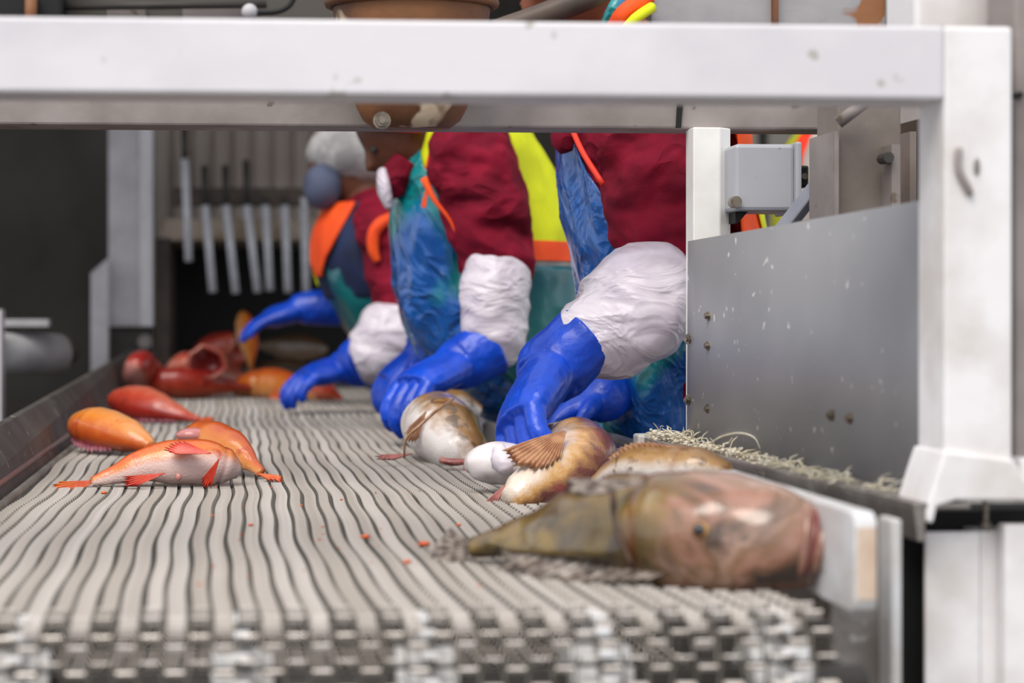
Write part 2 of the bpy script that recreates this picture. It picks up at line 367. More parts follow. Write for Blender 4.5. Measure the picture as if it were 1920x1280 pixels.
# drive shaft with sprockets
shaft = empty('drive_shaft', (0, YF, BZ - R), 'dark drive shaft with pale toothed sprockets inside the near belt end', 'shaft')
b = MB(); b.tube([(XL - .06, YF, BZ - R), (XL + NC*C0 + .05, YF, BZ - R)], .019, 20); b.build('axle', M['dark'], shaft, smooth=True)
nt_ = round(2*PI*(R - HT*.4)/PT)
for sx in (-.19, .0115, .179, .339, .507):
    b = MB(); o_ = (0, 0)
    prof = []
    for i in range(nt_):
        for da, rr in ((-.42, R-.016), (-.22, R-.014), (-.15, R-.001), (0, R+.0015), (.15, R-.001), (.22, R-.014)):
            a = (i + da + .5)*2*PI/nt_; prof.append(V((sx-.007, YF - rr*sin(a), BZ - R + rr*cos(a))))
    b.ext(prof, (.014, 0, 0)); sp = b.build('sprocket', M['plastic'], shaft, bevel=.001)
    b = MB(); b.tube([(sx-.028, YF, BZ-R), (sx+.028, YF, BZ-R)], R-.028, 24); b.build('hub', M['plastic'], sp, smooth=False)

# bed under the belt and conveyor side frames
bed = empty('conveyor_bed', (0, 4, .3), 'dark steel bed and legs carrying the mesh belt', 'conveyor frame')
b = MB(); b.box((XL-.01, 2.1, BZ-.26), (XL+NC*C0+.01, 7.6, BZ-.20)); b.build('drip_pan', M['dark'], bed)
for x in (-.25, -.02, .2, .43):
    b = MB(); b.box((x-.01, 2.0, BZ-.05), (x+.01, 7.5, BZ-HT-.003)); b.build('wear_strip', M['plastic'], bed)
for y in (2.4, 4.8, 7.2):
    for x in (XL+.04, XL+NC*C0-.04):
        b = MB(); b.box((x-.03, y-.03, 0), (x+.03, y+.03, BZ-.2)); b.build('leg', M['grey'], bed, bevel=.003)
    b = MB(); b.box((XL+.01, y-.025, BZ-.32), (XL+NC*C0-.01, y+.025, BZ-.26)); b.build('cross_member', M['grey'], bed)

# left guard: sloped dark plate
lg = empty('side_guard', (XL-.06, 4, BZ), 'dark worn steel guard plate along the belt, red smear at its foot', 'guard')
b = MB()
prof = [(XL-.012, BZ-.03), (XL-.030, BZ+.012), (XL-.072, BZ+.088), (XL-.085, BZ+.090), (XL-.088, BZ+.080), (XL-.045, BZ-.03)]
b.rings([[V((x, 1.9, z - (.02 if z > BZ+.05 else 0))) for x, z in prof], [V((x, 8.1, z + (.06 if z > BZ+.05 else 0))) for x, z in prof]]); b.build('guard_plate', M['guard'], lg, bevel=.002)
b = MB(); b.ext([V((XL-.0285, 1.95, BZ+.012)), V((XL-.0325, 1.95, BZ+.020)), V((XL-.0285, 1.95, BZ+.018))], (0, 2.6, 0)); b.build('red_smear', M['blood'], lg, label='thin red smear')
b = MB(); b.ext([V((XL-.012, 1.9, BZ-.035)), V((XL-.004, 1.9, BZ-.035)), V((XL-.004, 1.9, BZ+.004)), V((XL-.012, 1.9, BZ+.004))], (0, 5.8, 0)); b.build('edge_strip', M['ledge'], lg)
b = MB(); b.box((XL-.12, 1.9, BZ-.12), (XL-.05, 7.8, BZ-.03)); b.build('side_beam', M['guard'], lg, bevel=.003)

# ------------------------------------------------------------------ front white frame
fr = empty('front_frame', (0, 2.0, 0), 'white painted square-tube frame across the near end, beam and right post', 'frame')
Y0 = 1.93; D = .078
zt, zb = P(0, 26, Y0).z, P(0, 172, Y0).z
zt2, zb2 = P(1770, 52, Y0).z, P(1770, 187, Y0).z
zt, zb = (zt+zt2)/2, (zb+zb2)/2
xl, xr = P(1771, 500, Y0).x, P(1899, 500, Y0).x
b = MB(); b.box((-.85, Y0, zb), (xl, Y0+D, zt)); b.build('beam', M['white'], fr, bevel=.004)
b = MB(); b.box((xl, Y0, P(0, 945, Y0).z), (xr, Y0+D, zt)); post = b.build('post', M['whiteworn'], fr, bevel=.004)
b = MB(); zf = P(0, 945, Y0).z
b.ext([V((xl-.002, Y0-.006, zf+.05)), V((xl-.010, Y0-.006, zf+.026)), V((xl-.022, Y0-.006, zf-.012)), V((xl-.022, Y0-.006, zf-.024)), V((xl-.014, Y0-.006, zf-.026)), V((xl-.010, Y0-.006, zf-.008)),
       V((xl+.01, Y0-.006, zf-.002)), V((xr+.08, Y0-.006, zf-.004)), V((xr+.08, Y0-.006, zf+.012)), V((xr+.01, Y0-.006, zf+.02)), V((xr, Y0-.006, zf+.04))], (0, .09, 0))
b.build('foot_flange', M['whiteworn'], fr, bevel=.003)
b = MB(); c = P(1812, 310, Y0-.002); b.tube([c+V((-.008, 0, .018)), c+V((-.009, -.002, -.004)), c+V((.0, -.002, -.022)), c+V((.004, 0, -.03))], .004, 8, 3); b.build('weld_bead', M['grey'], fr, smooth=True)
b = MB(); c = P(1832, 312, Y0-.002); b.ball(c, .0035, sc=(1, .3, 2.6)); b.build('paint_chip', M['ledge'], fr, smooth=True)
# a gusset at beam/post
b = MB(); b.box((-.91, Y0, 0), (-.83, Y0+D, zt)); b.build('far_post', M['white'], fr, bevel=.004, label='left post')

# neighbours on the right
b = MB(); b.box((P(1716, 0, 2.1).x, 2.1, P(0, 42, 2.1).z), (P(1895, 0, 2.1).x, 2.2, P(0, 42, 2.1).z+.2)); b.build('white_block', M['whiteworn'], bevel=.006, label='white worn metal block above the right corner of the white frame', cat='metal block')
b = MB(); x0 = P(1904, 0, 1.98).x; b.box((x0, 1.98, 1.005), (x0+.08, 2.06, 1.72)); b.build('square_column', M['grey'], bevel=.004, label='dull pinkish grey square column just right of the white post', cat='column')
b = MB(); c = P(1913, 178, 1.975); b.tube([c, c+V((0, .02, 0))], .004, 10); b.build('column_bolt', M['black'], label='small black bolt in the pinkish grey column', cat='bolt')
b = MB(); b.box((P(1912, 0, 1.96).x, 1.96, P(0, 955, 1.96).z), (P(1990, 0, 1.96).x, 2.04, P(0, 868, 1.96).z)); b.build('white_bracket', M['whiteworn'], bevel=.004, label='pale metal bracket at the right edge below the grey column', cat='bracket')
lp = empty('lower_post', (P(1810, 0, 2.0).x, 2.0, 0), 'white worn lower post under the black gap, seam down its face', 'post')
zl = P(0, 1010, 1.96).z
b = MB(); b.box((P(1735, 0, 1.96).x, 1.96, 0), (P(1838, 0, 1.96).x, 1.966, zl)); b.build('left_face', M['whiteworn'], lp, bevel=.002)
b = MB(); b.box((P(1840, 0, 1.96).x, 1.965, 0), (P(1990, 0, 1.96).x, 2.04, zl)); b.build('right_face', M['whiteworn'], lp, bevel=.002)
b = MB(); b.box((P(1884, 0, 1.94).x, 1.94, 0), (P(1990, 0, 1.94).x, 1.959, P(0, 997, 1.94).z)); b.build('cover_plate', M['whiteworn'], lp, bevel=.002)
b = MB(); b.box((P(1688, 0, 2.0).x, 2.01, 0), (P(1960, 0, 2.12).x, 2.09, zf-.022)); b.build('gap_shade_sheet', M['black'], label='black recess panel behind the gap between white posts', cat='panel')  # black sheet stands in for the deep shade in the gap
b = MB(); c = P(1848, 985, 1.97); b.tube([c, c+V((0, 0, .03))], .003, 8); b.tube([c+V((0, 0, -.003)), c+V((0, 0, .003))], .006, 6); b.build('hanging_bolt', M['bolt'], label='small steel bolt in the black gap under the white post', cat='bolt')

# conveyor right side plate and white plastic guard
rs = empty('conveyor_rail', (.6, 2, 0), 'aluminium side frame of the conveyor with a pale front edge', 'side frame')
b = MB(); b.box((P(1650, 0, 1.86).x-.045, 1.88, 0), (P(1672, 0, 1.86).x, 3.0, P(0, 990, 1.88).z)); b.build('side_plate', M['ledge'], rs, bevel=.003)
b = MB(); b.box((P(1672, 0, 1.84).x, 1.84, 0), (P(1692, 0, 1.84).x, 1.88, P(0, 985, 1.84).z)); b.build('front_edge', M['plastic'], rs, bevel=.003)
wb = empty('wear_board', P(1600, 1100, 1.8), 'white plastic guard board with rounded end beside the big fish head', 'guard board')
YB = 1.75
x0, x1 = P(1603, 0, YB).x, P(1645, 0, YB).x
z0, z1 = P(0, 1168, YB).z, P(0, 972, YB).z
prof = [(YB+.012, z0), (YB+.003, z0+.004), (YB, z0+.012), (YB, z1-.012), (YB+.003, z1-.004), (YB+.012, z1), (YB+.5, z1+.001), (YB+.5, z0+.03), (YB+.1, z0+.0)]
b = MB(); b.ext([V((x0, y, z)) for y, z in prof], (x1-x0, 0, 0)); o = b.build('board', M['plastic'], wb, bevel=.002)
b = MB(); b.box((x0+.002, YB-.0015, z0+.014), (x1-.002, YB+.001, z1-.014)); b.build('end_face', M['plasticedge'], wb, label='yellowed cut end')
b = MB(); b.box((x0-.0015, YB+.12, z0+.035), (x0+.001, YB+.15, z0+.08)); b.build('slot', M['dark'], wb)

# ------------------------------------------------------------------ aluminium side panel with bolts
sp_ = empty('splash_panel', (.765, 2.6, .95), 'brushed aluminium side panel bolted behind the white post, splashed with specks', 'panel')
YL, YR = 2.92, 2.02
A, B_, C_, D_ = P(1292, 452, YL), P(1772, 368, YR), P(1745, 930, YR), P(1290, 828, YL)
n = 24; top, bot = [], []
for i in range(n+1):
    t = i/n; a = A.lerp(B_, t); c = D_.lerp(C_, t)
    bow = -.010*math.exp(-t*9)*0; top.append(a+V((bow, 0, 0))); bot.append(c+V((bow, 0, 0)))
top = [A+V((.05, .03, 0)), A+V((.02, .012, 0))]+top; bot = [D_+V((.05, .03, 0)), D_+V((.02, .012, 0))]+bot
b = MB(); b.grid([bot, [x.lerp(y, .5) for x, y in zip(bot, top)], top]); b.build('panel_sheet', M['silver'], sp_, smooth=True, mods=(('solid', .004),), keepn=True)
X0p, X1p = A.x, B_.x; mp_ = (X1p-X0p)/(YR-YL)
def yb(px): return (X0p - mp_*YL)/(P(px, 600, 1).x - mp_)
def hexbolt(c, nrm, r, name, m, par, h=.006, **kw):
    c = V(c); nrm = V(nrm).normalized(); b = MB()
    b.tube([c, c+nrm*.0015], r*1.35, 14); b.tube([c+nrm*.0015, c+nrm*h], r, 6); b.tube([c+nrm*h, c+nrm*(h+.004)], r*.55, 8)
    return b.build(name, m, par, **kw)
for px, py in ((1333, 592), (1333, 648), (1333, 766)):
    hexbolt(P(px, py, yb(px)), (-1, -.1, 0), .008, 'bolt', M['bolt'], sp_)
for px, py in ((1293, 636), (1293, 750)): hexbolt(P(px, py, YL-.01), (-1, -.6, 0), .007, 'bolt', M['bolt'], sp_)
for px, py in ((1576, 778), (1612, 784)):
    hexbolt(P(px, py, yb(px)), (-1, -.1, 0), .008, 'bolt', M['bolt'], sp_, h=.014)
# ledge rail under the panel
lr = empty('ledge_rail', P(1500, 930, 2.5), 'dull aluminium ledge rail sloping along the foot of the side panel', 'rail')
zl_ = D_.z; a0, a1 = V((.668, 3.02, zl_)), V((.712, 1.925, zl_))
b = MB(); b.ext([a0, a0+V((0, 0, -.006)), a0+V((.06, 0, -.006)), a0+V((.06, 0, 0))], a1-a0); b.build('top_flange', M['ledge'], lr, bevel=.001)
b = MB(); b.ext([a0+V((0, 0, -.006)), a0+V((.004, 0, -.040)), a0+V((.012, 0, -.040)), a0+V((.012, 0, -.006))], a1-a0); b.build('web', M['ledge'], lr, bevel=.001)
b = MB(); c = a0 + V((.0, .0, .0)); b.box(c+V((-.01, -.01, -.02)), c+V((.07, .03, .006))); b.build('end_block', M['plastic'], lr, bevel=.004)
# slime along the ledge
b = MB(); rnd = random.Random(3)
for i in range(520):
    t = rnd.random()**1.4*.9; q = a0.lerp(a1, t)+V((rnd.uniform(.006, .036), 0, rnd.uniform(0, .014)*(1-t)))
    if i % 3:
        r = rnd.uniform(.0012, .0045)*(1.1-t); b.ball(q, r, 7, 5, (rnd.uniform(.7, 1.8), rnd.uniform(.7, 2), rnd.uniform(.5, 1.2)))
        continue
    r = rnd.uniform(.0006, .0016); pts = [q]; d = V((rnd.uniform(-1, 1), rnd.uniform(-1, 1), rnd.uniform(-.1, .6)))
    for k in range(5):
        q = q+d.normalized()*.006; d += V((rnd.uniform(-1, 1), rnd.uniform(-1, 1), rnd.uniform(-.7, .4)))*.8; q.z = max(q.z, zl_+.001); pts.append(q)
    b.tube(pts, [r*.6, r, r*.8, r, r*.9, r*.3], 6, 2)
b.tube([P(x, y, yb(x)-.02) for x, y in ((1330, 835), (1350, 820), (1385, 812), (1415, 820), (1428, 842))], .002, 8, 4)
b.build('slime_scraps', M['slime'], smooth=True, kind='stuff', label='pale stringy slime and scraps along the ledge under the aluminium panel', cat='slime')

# ------------------------------------------------------------------ work trough on the right of the belt
tr = empty('side_trough', (.62, 4.5, BZ), 'dark wet metal trough between the belt and the workers', 'trough')
xr_ = XL + NC*C0
b = MB(); b.ext([V((xr_+.008, 3.02, BZ-.03)), V((xr_+.012, 3.02, BZ+.010)), V((xr_+.04, 3.02, BZ+.045)), V((xr_+.135, 3.02, BZ+.055)), V((xr_+.135, 3.02, BZ+.04)), V((xr_+.05, 3.02, BZ-.03))], (0, 4.4, 0))
b.build('trough_sheet', mat('wet_dark_metal', '5a5c60', '44464a', 8, rough=.22, metal=.5, coat=.5, bump=.2), tr, bevel=.002)
b = MB(); b.box((xr_+.136, 3.1, BZ-.02), (xr_+.156, 7.2, BZ+.065)); b.build('rim', M['ledge'], tr, bevel=.003)

# ------------------------------------------------------------------ rear cross frame
YRF = 2.98
rf = empty('rear_beam', (0, YRF, 1.5), 'grey stained cross beam behind the white frame', 'beam')
z0 = P(0, 233, YRF).z
b = MB(); b.box((-.75, YRF, z0), (P(1700, 0, YRF).x, YRF+.08, z0+.08)); b.build('beam_tube', M['grey'], rf, bevel=.004)  # grey colour stands for the shade behind the front frame
for x in (-.75, P(1700, 0, YRF).x-.0):
    b = MB(); b.box((x-.06, YRF, 0), (x, YRF+.08, z0)) if x < 0 else b.box((x+.02, YRF+.0, 1.6), (x+.09, YRF+.08, 1.68)); b.build('beam_leg' if x < 0 else 'end_stub', M['grey'], rf, bevel=.004)
b = MB(); c = P(1277, 190, YRF-.004); b.ext([c+V((-.004, 0, .03)), c+V((.006, 0, .03)), c+V((.0, 0, -.042)), c+V((-.008, 0, -.042))], (0, .006, 0)); b.build('cable_strap', M['black'], rf)
# slim white post
b = MB(); x0, x1 = P(1300, 0, 2.95).x, P(1376, 0, 2.95).x
b.ext([V((x0, 2.95, .9)), V((x1-.022, 2.95, .9)), V((x1, 2.97, .9)), V((x1, 3.0, .9)), V((x0, 3.0, .9))], (0, 0, z0-.9))
b.build('slim_post', mat('bright_white_paint', 'faf9f6', 'f0eeea', 12, rough=.5, c3='b9a58a', s3=50, t3=.76), bevel=.002, label='slim bright white post rising behind the aluminium panel', cat='post')
# junction box
jb = empty('junction_box', P(1440, 395, 2.91), 'grey metal junction box beside the slim white post', 'junction box')
a, c = P(1378, 395, 2.90), P(1490, 270, 2.90)
b = MB(); b.box((a.x, 2.90, a.z), (c.x, 3.0, c.z)); b.build('box_body', M['boxg'], jb, bevel=.006)
a2, c2 = P(1491, 399, 2.895), P(1502, 266, 2.895)
b = MB(); b.box((a2.x, 2.89, a2.z), (c2.x, 3.01, c2.z)); b.build('lid', M['boxg'], jb, bevel=.003)
c3 = P(1511, 331, 2.91); b = MB(); b.box((c2.x, 2.905, c3.z-.017), (c2.x+.016, 2.945, c3.z+.017)); kn = b.build('latch', M['knob'], jb, bevel=.003)
b = MB(); b.tube([(c2.x+.008, 2.906, c3.z), (c2.x+.008, 2.901, c3.z)], .005, 10); b.build('latch_screw', M['bolt'], kn)
c4 = P(1381, 378, 2.89); b = MB(); b.tube([c4, c4+V((0, .02, 0))], .009, 14); b.build('cable_gland', M['bolt'], jb, smooth=False)
b = MB(); p = [P(1379, 397, 2.92), P(1402, 397, 2.92), P(1384, 418, 2.92), P(1379, 418, 2.92)]; b.ext(p, (0, .04, 0)); b.build('bracket', M['black'], jb)
# diagonal bar
b = MB(); b.tube([P(1450, 455, 2.85), P(1590, 275, 2.8)], .015, 4, up=(0, 1, 0)); b.build('diagonal_bar', mat('blue_grey_bar', '8a8c99', '7b7d8a', 8, rough=.4), bevel=.003, label='blue-grey diagonal bar rising behind the aluminium panel', cat='bar')
# shaded column cluster on the right
M['shadeg'] = mat('shaded_grey_steel', '857b75', '746a63', 6, rough=.65, bump=.1)  # darker copy of the grey metal, with the column's shade in its colour
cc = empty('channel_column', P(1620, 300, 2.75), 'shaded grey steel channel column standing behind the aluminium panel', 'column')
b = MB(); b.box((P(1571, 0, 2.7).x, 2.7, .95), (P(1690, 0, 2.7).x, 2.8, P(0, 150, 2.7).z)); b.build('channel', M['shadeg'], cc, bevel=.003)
b = MB(); b.box((P(1565, 0, 2.68).x, 2.68, .95), (P(1573, 0, 2.68).x, 2.8, P(0, 235, 2.68).z)); b.build('lip', M['grey'], cc)
b = MB(); b.tube([P(1572, 230, 2.68), P(1622, 192, 2.66)], .009, 8); b.build('weld_bead', M['grey'], cc, smooth=True)
b = MB(); b.box((P(1672, 0, 2.66).x, 2.66, .95), (P(1688, 0, 2.66).x, 2.7, P(0, 260, 2.66).z)); b.build('flange', M['grey'], cc)
b = MB(); c = P(1667, 295, 2.65); b.tube([c, c+V((0, .03, 0))], .008, 10); b.build('bolt', M['dark'], cc)
wd = empty('slatted_recess', P(1730, 300, 2.9), 'dark brown recess with pale upright slats beside the post', 'recess')
b = MB(); b.box((P(1688, 0, 2.95).x, 2.95, .95), (P(1840, 0, 2.95).x, 2.99, 1.75)); b.build('back_plate', mat('brown_rust', '4a3a2c', '2e241c', 10, rough=.8), wd)
for px, m_ in ((1712, 'shadeg'), (1753, 'pipe')):
    b = MB(); b.box((P(px-6, 0, 2.9).x, 2.9, .95), (P(px+6, 0, 2.9).x, 2.95, P(0, 235, 2.9).z)); b.build('slat', M[m_], wd)
b = MB(); b.ext([P(1688, 232, 2.7), P(1790, 205, 2.7), P(1790, 150, 2.7), P(1688, 150, 2.7)], (0, .06, 0)); b.build('header', M['grey'], wd)

# ------------------------------------------------------------------ overhead: rusty drum, pipes, tank
dr = empty('rusty_hopper', P(772, 241, 2.86), 'rusty brown hanging hopper behind the white beam', 'hopper')
c = P(772, 241, 2.86); rs_ = []
k = 3.02/F
for z, r in ((0, .05), (0, .058), (.012, .074), (.03, .084), (.06, .094), (.10, .105), (.16, .118), (.20, .122), (.24, .123), (.34, .123)):
    rs_.append([c+V((r*cos(2*PI*j/36), r*.7*sin(2*PI*j/36), z)) for j in range(36)])
b = MB(); b.rings(rs_[1:]); b.build('hopper_shell', M['rust'], dr, smooth=True)
b = MB(); q = c+V((0, 0, .19)); b.tube([q+V((.126*cos(a)*1.0, .126*.7*sin(a), 0)) for a in [2*PI*i/36 for i in range(37)]], .008, 8); b.build('band', M['rust'], dr, smooth=True)
hexbolt(P(716, 226, 2.80), (0, -1, 0), .010, 'bolt', M['bolt'], dr)
b = MB(); b.tube([P(930, 60, 3.3), P(1010, 32, 3.3), P(1130, -15, 3.3)], .022, 16, 3); b.build('overhead_pipe', M['pipe'], smooth=True, label='dark brown pipe slanting up above the beam beside the hopper', cat='pipe')
tk = empty('stained_tank', P(1460, 50, 3.5), 'pale grey tank with rust stains above the white beam', 'tank')
b = MB(); b.box((P(1228, 0, 3.4).x, 3.5, P(0, 85, 3.4).z), (P(1712, 0, 3.4).x, 3.8, P(0, -100, 3.4).z)); b.build('tank_body', M['tank'], tk, bevel=.01)
for px in (1236, 1480, 1700):
    b = MB(); b.box((P(px-5, 0, 3.4).x, 3.485, P(0, 85, 3.4).z), (P(px+5, 0, 3.4).x, 3.5, P(0, -100, 3.4).z)); b.build('seam_strip', M['rust'] if px == 1480 else M['dark'], tk)
ob = empty('overhead_machine', P(250, 40, 4.2), 'dark grey overhead machine box with pale panels at the upper left', 'machine')
b = MB(); b.box((P(-60, 0, 4.2).x, 4.2, P(0, 70, 4.2).z), (P(118, 0, 4.2).x, 4.5, P(0, -140, 4.2).z)); b.build('dark_box', M['black'], ob, bevel=.01)
b = MB(); c = P(58, 22, 4.18); b.tube([c+V((0, 0, .04)), c+V((0, 0, -.05))], .014, 10); b.build('bronze_pin', M['rust'], ob, smooth=True)
b = MB(); b.box((P(118, 0, 4.3).x, 4.3, P(0, 70, 4.3).z), (P(640, 0, 4.3).x, 4.5, P(0, -140, 4.3).z)); b.build('grey_housing', M['wallgrey'], ob, bevel=.01)
b = MB(); b.box((P(200, 0, 4.26).x, 4.26, P(0, 60, 4.3).z), (P(275, 0, 4.3).x, 4.3, P(0, 14, 4.3).z)); b.build('pale_panel', M['grey'], ob, bevel=.002)
b = MB(); b.box((P(342, 0, 4.26).x, 4.26, P(0, 60, 4.3).z), (P(470, 0, 4.3).x, 4.3, P(0, 12, 4.3).z)); b.build('pale_panel', M['grey'], ob, bevel=.002)
b = MB(); b.tube([P(120, 12, 4.24), P(500, 8, 4.24)], .009, 10); b.build('conduit', M['dark'], ob, smooth=True)
b = MB(); b.ball(P(468, 22, 4.2), .018); b.build('clamp', M['leftw'], ob, smooth=True)
b = MB(); b.tube([P(480, 24, 4.2), P(520, 22, 4.2), P(545, 8, 4.2), P(556, -20, 4.2)], .006, 8, 4); b.build('cable', M['black'], ob, smooth=True)

# ------------------------------------------------------------------ left background
lpst = empty('far_white_post', P(245, 600, 8.2), 'hazy white square post in the left background, with bracket', 'post')
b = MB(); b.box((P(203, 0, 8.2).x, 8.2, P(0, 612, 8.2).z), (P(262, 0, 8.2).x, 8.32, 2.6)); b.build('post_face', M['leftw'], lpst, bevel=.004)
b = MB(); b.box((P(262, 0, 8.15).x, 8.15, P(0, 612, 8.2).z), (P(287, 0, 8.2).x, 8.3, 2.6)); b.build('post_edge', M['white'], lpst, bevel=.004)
b = MB(); b.ext([P(170, 800, 8.1), P(203, 800, 8.1), P(203, 483, 8.1), P(170, 512, 8.1)], (0, .06, 0)); b.build('bracket', M['leftw'], lpst, bevel=.003)
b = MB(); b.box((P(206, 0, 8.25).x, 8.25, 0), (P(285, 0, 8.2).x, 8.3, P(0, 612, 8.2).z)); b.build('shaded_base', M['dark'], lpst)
b = MB(); c = P(272, 640, 8.15); b.tube([c, c+V((0, .03, 0))], .03, 14); b.build('bolt', M['grey'], lpst)
mo = empty('electric_motor', P(60, 700, 6.2), 'grey electric motor with dark end cap behind the left guard', 'motor')
b = MB(); b.tube([P(-60, 662, 6.0), P(108, 664, 6.3)], [.068, .068], 28); b.build('motor_housing', M['motor'], mo, smooth=True)
b = MB(); b.tube([P(106, 660, 6.32), P(132, 655, 6.36)], [.064, .045], 24); b.build('end_cap', M['dark'], mo, smooth=True)
b = MB(); b.box(P(-60, 612, 6.1), P(96, 598, 6.2)+V((0, 0, 0))); b.build('mount_plate', M['motor'], mo)
b = MB(); b.box(P(-30, 1000, 5.9), P(9, 580, 6.0)); b.build('mount_post', M['leftw'], mo)
tp = MB(); tp.box((P(-200, 0, 9.4).x, 9.4, 0), (P(285, 0, 9.4).x, 9.5, 3.2)); tp.build('dark_partition', M['wallgrey'], label='dark grey partition panel filling the left background', cat='partition')

# far bin with hanging rods
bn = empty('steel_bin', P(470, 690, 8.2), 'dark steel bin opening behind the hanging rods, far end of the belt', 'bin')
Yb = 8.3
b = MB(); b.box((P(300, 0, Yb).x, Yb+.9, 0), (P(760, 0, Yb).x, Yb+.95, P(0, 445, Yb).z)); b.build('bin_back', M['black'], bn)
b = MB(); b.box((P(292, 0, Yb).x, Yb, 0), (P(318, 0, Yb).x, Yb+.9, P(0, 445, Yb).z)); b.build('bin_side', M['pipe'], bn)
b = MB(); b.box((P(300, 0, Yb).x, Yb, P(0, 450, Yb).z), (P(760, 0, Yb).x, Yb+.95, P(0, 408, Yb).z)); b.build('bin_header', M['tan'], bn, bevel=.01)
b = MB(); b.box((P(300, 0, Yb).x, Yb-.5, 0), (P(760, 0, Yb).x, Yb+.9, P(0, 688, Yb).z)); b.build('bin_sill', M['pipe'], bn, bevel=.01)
b = MB(); b.box((P(325, 0, Yb).x, Yb-.02, P(0, 385, Yb).z), (P(610, 0, Yb).x, Yb+.04, P(0, 350, Yb).z)); b.build('rod_rail', M['pipe'], bn, bevel=.005)
rods = [(347, 238, 490, 3), (385, 250, 548, 10), (424, 250, 550, 14), (463, 240, 548, 16), (498, 310, 545, 4), (534, 310, 548, 2), (570, 310, 548, 0), (607, 400, 560, 0)]
for i, (px, y0, y1, dx) in enumerate(rods):
    r_ = empty('hanging_rod', P(px, y1, 8.1), ['pale hanging rod', ][0] + ' ' + ['first from the white post, hung highest', 'second from the white post', 'third from the white post', 'fourth from the white post, slightly slanted', 'fourth before the masked worker', 'third before the masked worker', 'just left of the masked worker', 'overlapping the masked worker\'s blue sleeve'][i], 'rod', 'hanging rods in front of the bin')
    ym = y0+60 if i == 0 else 385 if i < 7 else 400
    b = MB(); b.tube([P(px, ym, 8.1), P(px+dx+4, y1, 8.1)], .018, 10); b.build('rod_shaft', M['rodw'], r_, smooth=True)
    b = MB(); b.tube([P(px-2, y0+(0 if i == 0 else 60), 8.1), P(px, ym, 8.1)], .015, 10); b.build('rod_grip', M['dark'] if i < 6 else M['rodw'], r_, smooth=True)

# ------------------------------------------------------------------ fish
def fan(o, d0, d1, L0, L1, nr=9, name='fin', m=None, parent=None, pleat=.0025, curl=V((0, 0, 0)), rnd=.1, **kw):
    o = V(o); d0 = V(d0).normalized(); d1 = V(d1).normalized(); nrm = d0.cross(d1).normalized(); rows = []
    rr = random.Random(name + str(o.x)); N = nr*4
    jag = [1 + rr.uniform(-rnd, rnd) for _ in range(nr+1)]
    for i in range(N+1):
        t = i/N; d = d0.lerp(d1, t).normalized(); L = lerp(L0, L1, t)*(1+.25*sin(PI*t)); q = t*nr; fr_ = q-int(q)
        L *= lerp(jag[int(q)], jag[min(int(q)+1, nr)], fr_)*(1 - .10*sin(PI*fr_)); row = []
        for j in range(7):
            s = .04+.96*j/6; row.append(o + d*L*s + nrm*pleat*cos(2*PI*q)*s + curl*s*s*L)
        rows.append(row)
    b = MB(); b.grid(rows)
    return b.build(name, m, parent, smooth=True, mods=(('solid', .0012),), keepn=True, **kw)
